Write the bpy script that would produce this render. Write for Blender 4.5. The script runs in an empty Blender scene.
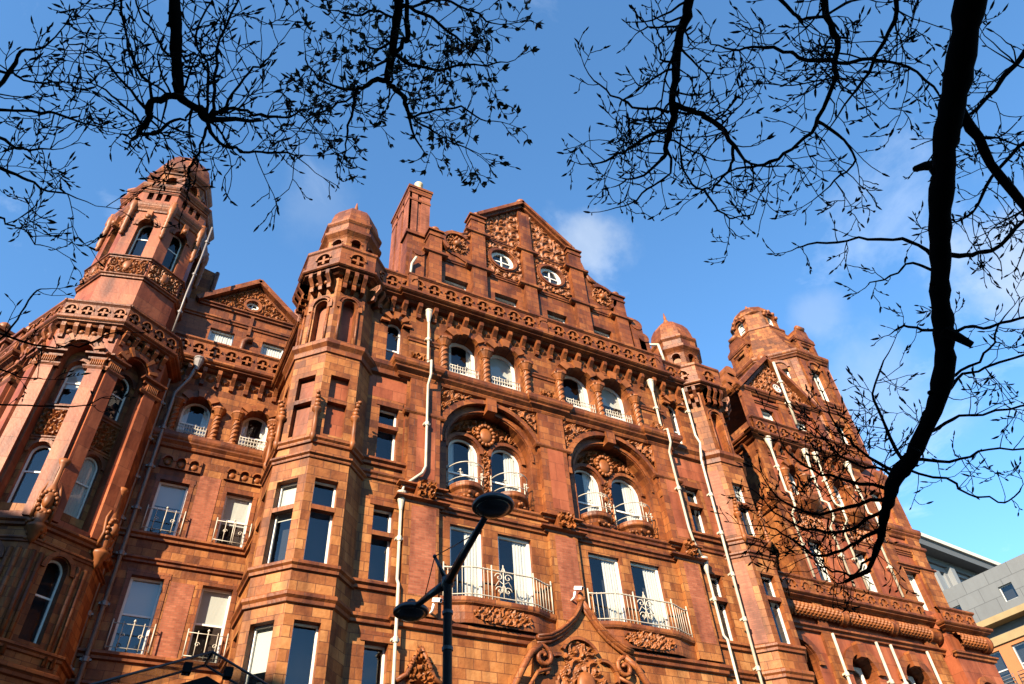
import bpy, math, random
import numpy as np
from mathutils import Vector, Matrix

# ------------------------------------------------------------------ camera, sky, sun, exposure
SC = bpy.context.scene
COL = SC.collection
R_ = np.array([[0.88871962, 0.2784119, 0.36423105],
               [-0.45506797, 0.63206697, 0.62721964],
               [-0.055593, -0.72317228, 0.68842666]])
CAM = np.array([0.0, -20.0, 1.6]); FPX = 743.0
cd = bpy.data.cameras.new('camera'); cam = bpy.data.objects.new('camera', cd); COL.objects.link(cam)
cd.sensor_width = 36.0; cd.lens = FPX / 1024 * 36.0; cd.clip_end = 5000.0; cd.clip_start = 0.05
mw = Matrix.Identity(4)
for i in range(3):
    mw[i][0] = R_[i][0]; mw[i][1] = -R_[i][1]; mw[i][2] = -R_[i][2]; mw[i][3] = CAM[i]
cam.matrix_world = mw
SC.camera = cam

SUN_AZ, SUN_EL = math.radians(52), math.radians(25)      # to the left of the facade's normal / above the horizon
sdir = Vector((-math.sin(SUN_AZ) * math.cos(SUN_EL), -math.cos(SUN_AZ) * math.cos(SUN_EL), math.sin(SUN_EL)))
W = bpy.data.worlds.new('World'); SC.world = W; W.use_nodes = True
nt = W.node_tree; nt.nodes.clear()
out = nt.nodes.new('ShaderNodeOutputWorld'); bg = nt.nodes.new('ShaderNodeBackground')
sky = nt.nodes.new('ShaderNodeTexSky'); sky.sky_type = 'NISHITA'; sky.sun_disc = False
sky.sun_elevation = SUN_EL; sky.sun_rotation = math.atan2(sdir.x, sdir.y)
sky.air_density = 1.0; sky.dust_density = 0.05; sky.ozone_density = 2.0; sky.altitude = 50
bg.inputs[1].default_value = 0.073
# wisps of cloud laid on a flat layer high above
tc = nt.nodes.new('ShaderNodeTexCoord'); sep = nt.nodes.new('ShaderNodeSeparateXYZ')
nt.links.new(tc.outputs['Generated'], sep.inputs[0])
mx = nt.nodes.new('ShaderNodeMath'); mx.operation = 'MAXIMUM'; mx.inputs[1].default_value = 0.08
nt.links.new(sep.outputs[2], mx.inputs[0])
dv = nt.nodes.new('ShaderNodeVectorMath'); dv.operation = 'DIVIDE'
cmb = nt.nodes.new('ShaderNodeCombineXYZ')
for k in range(3): nt.links.new(mx.outputs[0], cmb.inputs[k])
nt.links.new(tc.outputs['Generated'], dv.inputs[0]); nt.links.new(cmb.outputs[0], dv.inputs[1])
n1 = nt.nodes.new('ShaderNodeTexNoise'); n1.inputs['Scale'].default_value = 2.1; n1.inputs['Detail'].default_value = 9; n1.inputs['Roughness'].default_value = 0.62
n1.inputs['Distortion'].default_value = 0.5
nt.links.new(dv.outputs[0], n1.inputs['Vector'])
rp = nt.nodes.new('ShaderNodeValToRGB'); rp.color_ramp.elements[0].position = 0.54; rp.color_ramp.elements[1].position = 0.86
nt.links.new(n1.outputs['Fac'], rp.inputs[0])
tint = nt.nodes.new('ShaderNodeMixRGB'); tint.blend_type = 'MULTIPLY'; tint.inputs[0].default_value = 1.0
tint.inputs[2].default_value = (0.66, 1.01, 1.20, 1)
nt.links.new(sky.outputs[0], tint.inputs[1])
mixc = nt.nodes.new('ShaderNodeMixRGB'); mixc.inputs[2].default_value = (5.6, 5.9, 6.3, 1)
ml = nt.nodes.new('ShaderNodeMath'); ml.operation = 'MULTIPLY'; ml.inputs[1].default_value = 0.38
nt.links.new(rp.outputs[0], ml.inputs[0]); nt.links.new(ml.outputs[0], mixc.inputs[0]); nt.links.new(tint.outputs[0], mixc.inputs[1])
n2 = nt.nodes.new('ShaderNodeTexNoise'); n2.inputs['Scale'].default_value = 9.0; n2.inputs['Detail'].default_value = 7; n2.inputs['Roughness'].default_value = 0.6
nt.links.new(tc.outputs['Generated'], n2.inputs['Vector'])
last = mixc.outputs[0]
for px, py, rad, amt in ((588, 238, 3.2, .42), (1018, 285, 5.0, .52), (880, 400, 4.5, .22), (815, 312, 2.0, .2), (320, 205, 3.0, .10)):
    dvec = R_ @ np.array([(px - 512) / FPX, (py - 342) / FPX, 1.0]); dvec = dvec / np.linalg.norm(dvec)
    dd = nt.nodes.new('ShaderNodeVectorMath'); dd.operation = 'DISTANCE'; dd.inputs[1].default_value = tuple(dvec); nt.links.new(tc.outputs['Generated'], dd.inputs[0])
    nz = nt.nodes.new('ShaderNodeMath'); nz.operation = 'MULTIPLY_ADD'; nz.inputs[1].default_value = -math.radians(rad) * 2.6; nz.inputs[2].default_value = math.radians(rad) * 1.3
    nt.links.new(n2.outputs['Fac'], nz.inputs[0])
    ad = nt.nodes.new('ShaderNodeMath'); nt.links.new(dd.outputs['Value'], ad.inputs[0]); nt.links.new(nz.outputs[0], ad.inputs[1])
    mr = nt.nodes.new('ShaderNodeMapRange'); mr.interpolation_type = 'SMOOTHSTEP'; mr.inputs[1].default_value = math.radians(rad) * 1.15; mr.inputs[2].default_value = math.radians(rad) * .05; mr.inputs[3].default_value = 0; mr.inputs[4].default_value = amt
    nt.links.new(ad.outputs[0], mr.inputs[0])
    mc = nt.nodes.new('ShaderNodeMixRGB'); mc.inputs[2].default_value = (3.1, 3.35, 3.6, 1); nt.links.new(mr.outputs[0], mc.inputs[0]); nt.links.new(last, mc.inputs[1]); last = mc.outputs[0]
nt.links.new(last, bg.inputs[0]); nt.links.new(bg.outputs[0], out.inputs[0])

sl = bpy.data.lights.new('sun', 'SUN'); sl.energy = 5.0; sl.angle = math.radians(0.5); sl.color = (1.0, 0.83, 0.62)
so = bpy.data.objects.new('sun', sl); COL.objects.link(so)
so.rotation_euler = sdir.to_track_quat('Z', 'Y').to_euler(); so.location = (-40, -40, 60)
vs = SC.view_settings; vs.view_transform = 'Standard'; vs.look = 'None'; vs.gamma = 1.0; vs.use_curve_mapping = False
vs.exposure = 2.08
random.seed(7); np.random.seed(7)

# ------------------------------------------------------------------ materials
def newmat(name):
    m = bpy.data.materials.new(name); m.use_nodes = True
    n = m.node_tree.nodes; b = n['Principled BSDF']
    return m, m.node_tree, b
def simple(name, col, rough=0.6, metal=0.0, spec=0.5, noise=0.0, nscale=8.0):
    m, t, b = newmat(name)
    b.inputs['Base Color'].default_value = (*col, 1); b.inputs['Roughness'].default_value = rough
    b.inputs['Metallic'].default_value = metal; b.inputs['Specular IOR Level'].default_value = spec
    if noise:
        tcn = t.nodes.new('ShaderNodeTexCoord'); nn = t.nodes.new('ShaderNodeTexNoise'); nn.inputs['Scale'].default_value = nscale; nn.inputs['Detail'].default_value = 5
        t.links.new(tcn.outputs['Object'], nn.inputs['Vector'])
        r = t.nodes.new('ShaderNodeValToRGB')
        r.color_ramp.elements[0].position = 0.3; r.color_ramp.elements[1].position = 0.75
        r.color_ramp.elements[0].color = (*[c * (1 - noise) for c in col], 1); r.color_ramp.elements[1].color = (*[min(1, c * (1 + noise * 0.5)) for c in col], 1)
        t.links.new(nn.outputs['Fac'], r.inputs[0]); t.links.new(r.outputs[0], b.inputs['Base Color'])
    return m
def coords(t):
    g = t.nodes.new('ShaderNodeNewGeometry')
    c = t.nodes.new('ShaderNodeVectorMath'); c.operation = 'CROSS_PRODUCT'; c.inputs[0].default_value = (0, 0, 1)
    t.links.new(g.outputs['True Normal'], c.inputs[1])
    nz = t.nodes.new('ShaderNodeVectorMath'); nz.operation = 'NORMALIZE'; t.links.new(c.outputs[0], nz.inputs[0])
    d = t.nodes.new('ShaderNodeVectorMath'); d.operation = 'DOT_PRODUCT'
    t.links.new(nz.outputs[0], d.inputs[0]); t.links.new(g.outputs['Position'], d.inputs[1])
    s = t.nodes.new('ShaderNodeSeparateXYZ'); t.links.new(g.outputs['Position'], s.inputs[0])
    cb = t.nodes.new('ShaderNodeCombineXYZ'); t.links.new(d.outputs['Value'], cb.inputs[0]); t.links.new(s.outputs[2], cb.inputs[1])
    return g, cb, s
def masonry(name, stops, bw, bh, mortar, mcol, rough, bump=0.25, zgrad=0.0, spec=0.5, soot=0.85):
    m, t, b = newmat(name); L = t.links.new
    g, cb, s = coords(t)
    nf = t.nodes.new('ShaderNodeTexNoise'); nf.inputs['Scale'].default_value = 5.5; nf.inputs['Detail'].default_value = 6; nf.inputs['Roughness'].default_value = 0.7
    L(g.outputs['Position'], nf.inputs['Vector'])
    br = t.nodes.new('ShaderNodeTexBrick'); br.inputs['Scale'].default_value = 1.0
    br.inputs['Brick Width'].default_value = bw; br.inputs['Row Height'].default_value = bh; br.inputs['Mortar Size'].default_value = mortar
    br.inputs['Color1'].default_value = (0, 0, 0, 1); br.inputs['Color2'].default_value = (1, 1, 1, 1); br.inputs['Mortar'].default_value = (0.35, 0.35, 0.35, 1)
    br.inputs['Mortar Smooth'].default_value = 0.1
    L(cb.outputs[0], br.inputs['Vector'])
    n = t.nodes.new('ShaderNodeTexNoise'); n.inputs['Scale'].default_value = 0.55; n.inputs['Detail'].default_value = 6; n.inputs['Roughness'].default_value = 0.6
    L(g.outputs['Position'], n.inputs['Vector'])
    a = t.nodes.new('ShaderNodeMath'); a.operation = 'MULTIPLY_ADD'; a.inputs[1].default_value = 0.58
    L(br.outputs['Color'], a.inputs[0])
    a2 = t.nodes.new('ShaderNodeMath'); a2.operation = 'MULTIPLY_ADD'; a2.inputs[1].default_value = 1.1; a2.inputs[2].default_value = -0.36
    a3 = t.nodes.new('ShaderNodeMath'); a3.operation = 'MULTIPLY_ADD'; a3.inputs[1].default_value = 0.55; a3.inputs[2].default_value = -0.275
    L(nf.outputs['Fac'], a3.inputs[0]); a4 = t.nodes.new('ShaderNodeMath'); L(n.outputs['Fac'], a2.inputs[0]); L(a2.outputs[0], a4.inputs[0]); L(a3.outputs[0], a4.inputs[1]); L(a4.outputs[0], a.inputs[2])
    last = a.outputs[0]
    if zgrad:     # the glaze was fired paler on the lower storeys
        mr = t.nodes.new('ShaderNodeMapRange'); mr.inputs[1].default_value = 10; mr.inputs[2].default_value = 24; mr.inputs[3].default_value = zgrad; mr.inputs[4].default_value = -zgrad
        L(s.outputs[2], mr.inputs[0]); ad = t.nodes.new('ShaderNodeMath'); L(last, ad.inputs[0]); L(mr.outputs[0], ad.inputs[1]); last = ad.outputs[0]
    r = t.nodes.new('ShaderNodeValToRGB'); cr = r.color_ramp
    cr.elements[0].position = stops[0][0]; cr.elements[0].color = (*stops[0][1], 1)
    cr.elements[1].position = stops[-1][0]; cr.elements[1].color = (*stops[-1][1], 1)
    for p, c in stops[1:-1]:
        e = cr.elements.new(p); e.color = (*c, 1)
    L(last, r.inputs[0])
    mm = t.nodes.new('ShaderNodeMixRGB'); mm.inputs[2].default_value = (*mcol, 1)
    L(br.outputs['Fac'], mm.inputs[0]); L(r.outputs[0], mm.inputs[1])
    # sooty runs and blotches
    n2 = t.nodes.new('ShaderNodeTexNoise'); n2.inputs['Scale'].default_value = 1.0; n2.inputs['Detail'].default_value = 8
    mp = t.nodes.new('ShaderNodeMapping'); mp.inputs['Scale'].default_value = (2.2, 2.2, 0.5)
    L(g.outputs['Position'], mp.inputs[0]); L(mp.outputs[0], n2.inputs['Vector'])
    r2 = t.nodes.new('ShaderNodeValToRGB'); r2.color_ramp.elements[0].position = 0.30; r2.color_ramp.elements[1].position = 0.56
    r2.color_ramp.elements[0].color = (0.34, 0.29, 0.27, 1); r2.color_ramp.elements[1].color = (1, 1, 1, 1)
    L(n2.outputs['Fac'], r2.inputs[0])
    m2 = t.nodes.new('ShaderNodeMixRGB'); m2.blend_type = 'MULTIPLY'; m2.inputs[0].default_value = soot
    L(mm.outputs[0], m2.inputs[1]); L(r2.outputs[0], m2.inputs[2]); L(m2.outputs[0], b.inputs['Base Color'])
    b.inputs['Roughness'].default_value = rough; b.inputs['Specular IOR Level'].default_value = spec
    n3 = t.nodes.new('ShaderNodeTexNoise'); n3.inputs['Scale'].default_value = 9; n3.inputs['Detail'].default_value = 4
    L(g.outputs['Position'], n3.inputs['Vector'])
    h = t.nodes.new('ShaderNodeMath'); h.operation = 'MULTIPLY_ADD'; h.inputs[1].default_value = -0.8
    L(br.outputs['Fac'], h.inputs[0]); L(n3.outputs['Fac'], h.inputs[2])
    bp = t.nodes.new('ShaderNodeBump'); bp.inputs['Strength'].default_value = bump; bp.inputs['Distance'].default_value = 0.03
    L(h.outputs[0], bp.inputs['Height']); L(bp.outputs[0], b.inputs['Normal'])
    return m
TS = [(0.0, (0.05978, 0.01636, 0.004775)), (0.30, (0.1196, 0.03497, 0.008867)), (0.52, (0.1793, 0.06091, 0.01592)), (0.74, (0.2272, 0.08798, 0.02444)), (1.0, (0.281, 0.1308, 0.04547))]
US = [(0.0, (0.05978, 0.01523, 0.004547)), (0.4, (0.1244, 0.03384, 0.008526)), (0.72, (0.1793, 0.0564, 0.01421)), (1.0, (0.2272, 0.08234, 0.02387))]
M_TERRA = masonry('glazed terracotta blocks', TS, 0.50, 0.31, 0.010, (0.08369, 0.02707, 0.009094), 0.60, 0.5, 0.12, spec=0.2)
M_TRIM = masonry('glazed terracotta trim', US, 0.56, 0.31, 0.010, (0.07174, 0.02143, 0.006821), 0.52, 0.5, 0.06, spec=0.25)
M_CARVE = simple('carved terracotta', (0.1734, 0.05414, 0.01307), 0.50, spec=0.25, noise=0.5, nscale=2.5)
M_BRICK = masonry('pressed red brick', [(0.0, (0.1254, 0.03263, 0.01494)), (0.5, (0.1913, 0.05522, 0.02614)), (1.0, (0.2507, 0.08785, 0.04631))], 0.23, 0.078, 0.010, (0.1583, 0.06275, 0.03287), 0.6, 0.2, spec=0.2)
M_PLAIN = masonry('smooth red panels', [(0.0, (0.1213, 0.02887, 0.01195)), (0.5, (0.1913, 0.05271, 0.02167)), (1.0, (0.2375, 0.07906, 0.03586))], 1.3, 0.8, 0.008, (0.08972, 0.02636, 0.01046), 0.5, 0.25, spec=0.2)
M_WHITE = simple('white paint', (0.52, 0.50, 0.45), 0.4)
M_PIPE = simple('cream pipe paint', (0.34, 0.30, 0.23), 0.45, noise=0.25, nscale=3.0)
M_PIPE_SHADED = simple('shaded pipe paint', (0.12, 0.105, 0.10), 0.45, noise=0.25, nscale=3.0)  # pipe paint darkened to stand for the corner tower's shadow
M_IRON = simple('pale iron paint', (0.30, 0.27, 0.22), 0.45)
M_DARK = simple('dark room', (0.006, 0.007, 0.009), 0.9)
M_CURT = simple('curtain cloth', (0.44, 0.415, 0.36), 0.85)
M_BLIND = simple('roller blind', (0.36, 0.345, 0.30), 0.8)
M_BLACK = simple('black lamp paint', (0.004, 0.004, 0.005), 0.35)
M_POST = simple('dark blue grey post paint', (0.007, 0.010, 0.014), 0.4)
M_LAMPGL = simple('lamp glass', (0.010, 0.010, 0.011), 0.25)
M_SLATE = simple('slate roof', (0.10, 0.085, 0.08), 0.6, noise=0.4, nscale=4)
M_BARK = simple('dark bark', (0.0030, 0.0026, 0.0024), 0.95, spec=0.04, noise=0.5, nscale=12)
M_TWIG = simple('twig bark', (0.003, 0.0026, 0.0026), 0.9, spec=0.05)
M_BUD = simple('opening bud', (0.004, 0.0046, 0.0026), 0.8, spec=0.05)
M_LEAF = simple('young leaf', (0.014, 0.022, 0.007), 0.6, spec=0.3)
def glassmat(name='window glass', tintc=(0.82, 0.86, 0.88), ior=1.45):
    m = bpy.data.materials.new(name); m.use_nodes = True; t = m.node_tree; t.nodes.clear()
    o = t.nodes.new('ShaderNodeOutputMaterial'); mxs = t.nodes.new('ShaderNodeMixShader')
    tr = t.nodes.new('ShaderNodeBsdfTransparent'); tr.inputs[0].default_value = (*tintc, 1)
    gl = t.nodes.new('ShaderNodeBsdfGlossy'); gl.inputs['Roughness'].default_value = 0.03; gl.inputs[0].default_value = (0.95, 0.95, 0.95, 1)
    lw = t.nodes.new('ShaderNodeLayerWeight'); pw = t.nodes.new('ShaderNodeMath'); pw.operation = 'POWER'; pw.inputs[1].default_value = 5.0
    fr = t.nodes.new('ShaderNodeMath'); fr.operation = 'MULTIPLY_ADD'; f0 = ((ior - 1) / (ior + 1)) ** 2 * 2; fr.inputs[1].default_value = 1 - f0; fr.inputs[2].default_value = f0
    t.links.new(lw.outputs['Facing'], pw.inputs[0]); t.links.new(pw.outputs[0], fr.inputs[0])
    t.links.new(fr.outputs[0], mxs.inputs[0]); t.links.new(tr.outputs[0], mxs.inputs[1]); t.links.new(gl.outputs[0], mxs.inputs[2]); t.links.new(mxs.outputs[0], o.inputs[0])
    return m
M_GLASS = glassmat()
M_CANOPYGL = glassmat('canopy glass', (0.62, 0.65, 0.65), 1.08)

# ------------------------------------------------------------------ mesh builder
def F(x, y, z=0.0, deg=0.0):
    return Matrix.Translation((x, y, z)) @ Matrix.Rotation(math.radians(deg), 4, 'Z')
I4 = Matrix.Identity(4)
class MB:
    def __init__(s): s.v = []; s.f = []; s.m = []; s.sm = []
    def add(s, M, pts, faces, m=0, smooth=False):
        o = len(s.v)
        s.v += [tuple(M @ Vector(p)) for p in pts]
        for f in faces: s.f.append(tuple(o + i for i in f)); s.m.append(m); s.sm.append(smooth)
    def quad(s, M, a, b, c, d, m=0): s.add(M, [a, b, c, d], [(0, 1, 2, 3)], m)
    def box(s, M, x0, x1, y0, y1, z0, z1, m=0):
        p = [(x0, y0, z0), (x1, y0, z0), (x1, y1, z0), (x0, y1, z0), (x0, y0, z1), (x1, y0, z1), (x1, y1, z1), (x0, y1, z1)]
        s.add(M, p, [(0, 3, 2, 1), (4, 5, 6, 7), (0, 1, 5, 4), (1, 2, 6, 5), (2, 3, 7, 6), (3, 0, 4, 7)], m)
    def prism(s, M, poly, y0, y1, m=0):      # polygon in local x,z pushed from y0 to y1
        n = len(poly)
        p = [(x, y0, z) for x, z in poly] + [(x, y1, z) for x, z in poly]
        s.add(M, p, [tuple(range(n)), tuple(range(2 * n - 1, n - 1, -1))] + [(i, i + n, (i + 1) % n + n, (i + 1) % n) for i in range(n)], m)
    def mould(s, M, x0, x1, prof, m=0, yb=0.0):   # prof: (projection, z) from bottom to top, run along x, returned at both ends
        pts = []; n = len(prof)
        for p, z in prof: pts += [(x0 - max(0, p), yb - p, z), (x1 + max(0, p), yb - p, z)]
        fs = [(2 * i, 2 * i + 1, 2 * i + 3, 2 * i + 2) for i in range(n - 1)]
        o = len(pts)
        for p, z in prof: pts += [(x0 - max(0, p), yb + 0.02, z), (x1 + max(0, p), yb + 0.02, z)]
        for i in range(n - 1):
            fs.append((o + 2 * i, 2 * i, 2 * i + 2, o + 2 * i + 2)); fs.append((2 * i + 1, o + 2 * i + 1, o + 2 * i + 3, 2 * i + 3))
        fs.append((0, o, o + 1, 1)); fs.append((2 * n - 2, 2 * n - 1, o + 2 * n - 1, o + 2 * n - 2))
        s.add(M, pts, fs, m)
    def lathe(s, cx, cy, prof, n=8, rot=22.5, m=0, smooth=False, M=I4, cap=True):   # prof: (apothem, z)
        k = 1.0 / math.cos(math.pi / n) if n <= 12 else 1.0
        pts = []
        for r, z in prof:
            for i in range(n):
                a = math.radians(rot) + 2 * math.pi * i / n
                pts.append((cx + r * k * math.cos(a), cy + r * k * math.sin(a), z))
        fs = []
        for j in range(len(prof) - 1):
            for i in range(n): fs.append((j * n + i, j * n + (i + 1) % n, (j + 1) * n + (i + 1) % n, (j + 1) * n + i))
        if cap:
            fs.append(tuple(range(n - 1, -1, -1))); b = (len(prof) - 1) * n; fs.append(tuple(b + i for i in range(n)))
        s.add(M, pts, fs, m, smooth)
    def tube(s, pts, rad, n=6, m=0, M=I4, cap=True, smooth=True):
        P = [Vector(p) for p in pts]; k = len(P)
        if isinstance(rad, (int, float)): rad = [rad] * k
        up = Vector((0.13, 0.31, 0.94)); pv = []; u = None
        for i in range(k):
            d = (P[min(i + 1, k - 1)] - P[max(i - 1, 0)])
            if d.length < 1e-9: d = Vector((0, 0, 1))
            d.normalize()
            if u is None:
                u = d.cross(up)
                if u.length < 1e-3: u = d.cross(Vector((1, 0, 0)))
            else: u = u - d * u.dot(d)
            u.normalize(); w = d.cross(u)
            for j in range(n):
                a = 2 * math.pi * j / n
                pv.append(P[i] + (u * math.cos(a) + w * math.sin(a)) * rad[i])
        fs = [(i * n + j, i * n + (j + 1) % n, (i + 1) * n + (j + 1) % n, (i + 1) * n + j) for i in range(k - 1) for j in range(n)]
        if cap: fs += [tuple(range(n - 1, -1, -1)), tuple((k - 1) * n + j for j in range(n))]
        s.add(M, pv, fs, m, smooth)
    def wall(s, M, x0, x1, z0, z1, holes=(), m=0, rm=None):
        rm = m if rm is None else rm
        xs = sorted({x0, x1, *[min(max(h[i], x0), x1) for h in holes for i in (0, 1)]}); zs = sorted({z0, z1, *[min(max(h[i], z0), z1) for h in holes for i in (2, 3)]})
        for a, b in zip(xs, xs[1:]):
            for c, d in zip(zs, zs[1:]):
                xm, zm = (a + b) / 2, (c + d) / 2
                if any(h[0] < xm < h[1] and h[2] < zm < h[3] for h in holes): continue
                s.quad(M, (a, 0, c), (b, 0, c), (b, 0, d), (a, 0, d), m)
        for h in holes:
            a, b, c, d, dep = h[:5]; arch = h[5] if len(h) > 5 else False
            if arch:
                r = (b - a) / 2; xc = (a + b) / 2; sp = d - r; N = 12
                pp = [(xc - r * math.cos(math.pi * i / N), sp + r * math.sin(math.pi * i / N)) for i in range(N + 1)]
                for (p, q), (p2, q2) in zip(pp, pp[1:]):
                    s.quad(M, (p, 0, q), (p2, 0, q2), (p2, 0, d), (p, 0, d), m)
                    s.add(M, [(p, 0, q), (p, dep, q), (p2, dep, q2), (p2, 0, q2)], [(0, 1, 2, 3)], rm, True)
                top = sp
            else:
                top = d
                s.quad(M, (a, 0, d), (a, dep, d), (b, dep, d), (b, 0, d), rm)
            s.quad(M, (a, 0, c), (a, dep, c), (a, dep, top), (a, 0, top), rm)
            s.quad(M, (b, 0, c), (b, 0, top), (b, dep, top), (b, dep, c), rm)
            s.quad(M, (a, 0, c), (b, 0, c), (b, dep, c), (a, dep, c), rm)
    def relief(s, M, x0, x1, z0, z1, depth=0.10, cell=0.5, seed=1, mask=None, y=0.0, res=0.045, m=0):
        rg = np.random.RandomState(seed)
        nx = max(3, int((x1 - x0) / res)); nz = max(3, int((z1 - z0) / res))
        X, Z = np.meshgrid(np.linspace(x0, x1, nx), np.linspace(z0, z1, nz))
        cxs = []; i = 0
        gx = max(1, round((x1 - x0) / cell)); gz = max(1, round((z1 - z0) / cell))
        for a in range(gx):
            for b in range(gz):
                cxs.append((x0 + (a + 0.5 + rg.uniform(-.18, .18)) * (x1 - x0) / gx, z0 + (b + 0.5 + rg.uniform(-.18, .18)) * (z1 - z0) / gz))
        best = np.full(X.shape, 1e9); H = np.zeros(X.shape)
        for i, (a, b) in enumerate(cxs):
            dx = X - a; dz = Z - b; r = np.hypot(dx, dz); th = np.arctan2(dz, dx); sg = 1 if (i % 2 == 0) else -1
            h = 0.5 + 0.5 * np.cos(2 * np.pi * r / (cell * 0.40) - sg * th + rg.uniform(0, 6))
            h = np.where(r < cell * 0.12, 1.0, h * (0.9 + 0.1 * np.cos(5 * th + i)))
            t = r < best; H[t] = h[t]; best = np.minimum(best, r)
        H = np.clip((H - 0.2) * 1.4, 0, 1) * depth * .8
        ok = np.ones(X.shape, bool) if mask is None else mask(X, Z)
        H = np.where(ok, H, 0)
        idx = -np.ones(X.shape, int); pts = []; fs = []
        for j in range(nz):
            for i in range(nx):
                idx[j, i] = len(pts); pts.append((X[j, i], y - H[j, i] - 0.004, Z[j, i]))
        for j in range(nz - 1):
            for i in range(nx - 1):
                if ok[j, i] and ok[j, i + 1] and ok[j + 1, i] and ok[j + 1, i + 1]:
                    fs.append((idx[j, i], idx[j, i + 1], idx[j + 1, i + 1], idx[j + 1, i]))
        s.add(M, pts, fs, m, False)
    def arc(s, M, xc, zc, r0, r1, y0, y1, a0=0, a1=180, n=18, m=0):    # flat ring segment (an archivolt) from y0 (front) to y1
        pts = []; fs = []
        for i in range(n + 1):
            a = math.radians(a0 + (a1 - a0) * i / n); c, sn = math.cos(a), math.sin(a)
            pts += [(xc + r0 * c, y0, zc + r0 * sn), (xc + r1 * c, y0, zc + r1 * sn), (xc + r1 * c, y1, zc + r1 * sn), (xc + r0 * c, y1, zc + r0 * sn)]
        for i in range(n):
            b = 4 * i
            for q in range(4): fs.append((b + q, b + (q + 1) % 4, b + 4 + (q + 1) % 4, b + 4 + q))
        fs += [(0, 3, 2, 1), (4 * n, 4 * n + 1, 4 * n + 2, 4 * n + 3)]
        s.add(M, pts, fs, m, False)
    def sphere(s, c, r, m=0, n=8, M=I4, sz=1.0):
        prof = [(max(1e-4, r * math.sin(math.pi * i / 6)), c[2] - r * sz * math.cos(math.pi * i / 6)) for i in range(7)]
        s.lathe(c[0], c[1], [(p if i not in (0, 6) else 1e-4, z) for i, (p, z) in enumerate(prof)], max(n, 13), 0, m, True, M, False)
    def build(s, name, mats, parent=None, fix=True):
        me = bpy.data.meshes.new(name); me.from_pydata(s.v, [], s.f)
        for mt in (mats if isinstance(mats, (list, tuple)) else [mats]): me.materials.append(mt)
        me.polygons.foreach_set('material_index', s.m); me.polygons.foreach_set('use_smooth', s.sm); me.update()
        o = bpy.data.objects.new(name, me); COL.objects.link(o)
        if parent is not None:
            o.parent = parent
            if parent.type == 'EMPTY': o.matrix_parent_inverse = Matrix.Translation(-Vector(parent.location))
        return o
def tag(o, label=None, cat=None, group=None, kind=None):
    if label: o['label'] = label
    if cat: o['category'] = cat
    if group: o['group'] = group
    if kind: o['kind'] = kind
    return o
def thing(name, label, cat, loc=(0, 0, 0), group=None):
    o = bpy.data.objects.new(name, None); COL.objects.link(o); o.location = loc
    # meshes below are written in world coordinates, so the parts get the inverse offset
    return tag(o, label, cat, group)
def at(px, py, t):      # a point seen at that place of the photograph, t metres deep
    return Vector(CAM + R_ @ np.array([(px - 512) / FPX, (py - 342) / FPX, 1.0]) * t)
TERRA = [M_TERRA, M_TRIM, M_CARVE, M_BRICK, M_PLAIN]     # material slots 0..4 for all stonework

# ------------------------------------------------------------------ ground
mb = MB(); mb.quad(I4, (-600, -600, 0), (600, -600, 0), (600, 600, 0), (-600, 600, 0))
tag(mb.build('ground', simple('asphalt', (0.05, 0.05, 0.052), 0.9, noise=0.3, nscale=0.6)), kind='structure')
mb = MB(); mb.box(I4, -30, 60, -6.0, 30, -0.05, 0.13)
tag(mb.build('pavement', simple('paving stone', (0.13, 0.12, 0.11), 0.85, noise=0.25, nscale=0.8)), kind='structure')
mb = MB(); mb.box(I4, -30, 60, -30.0, -14.0, -0.05, 0.12)
tag(mb.build('pavement', simple('paving slabs', (0.12, 0.115, 0.105), 0.85, noise=0.25, nscale=0.8)), kind='structure')

# ------------------------------------------------------------------ the hotel
HOTEL = thing('hotel_building', 'ornate red terracotta hotel with gables, turrets and white framed windows filling the picture', 'building', (13, 0, 0))
def part(name, mb, mats=None): return mb.build(name, mats or TERRA, HOTEL)

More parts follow.
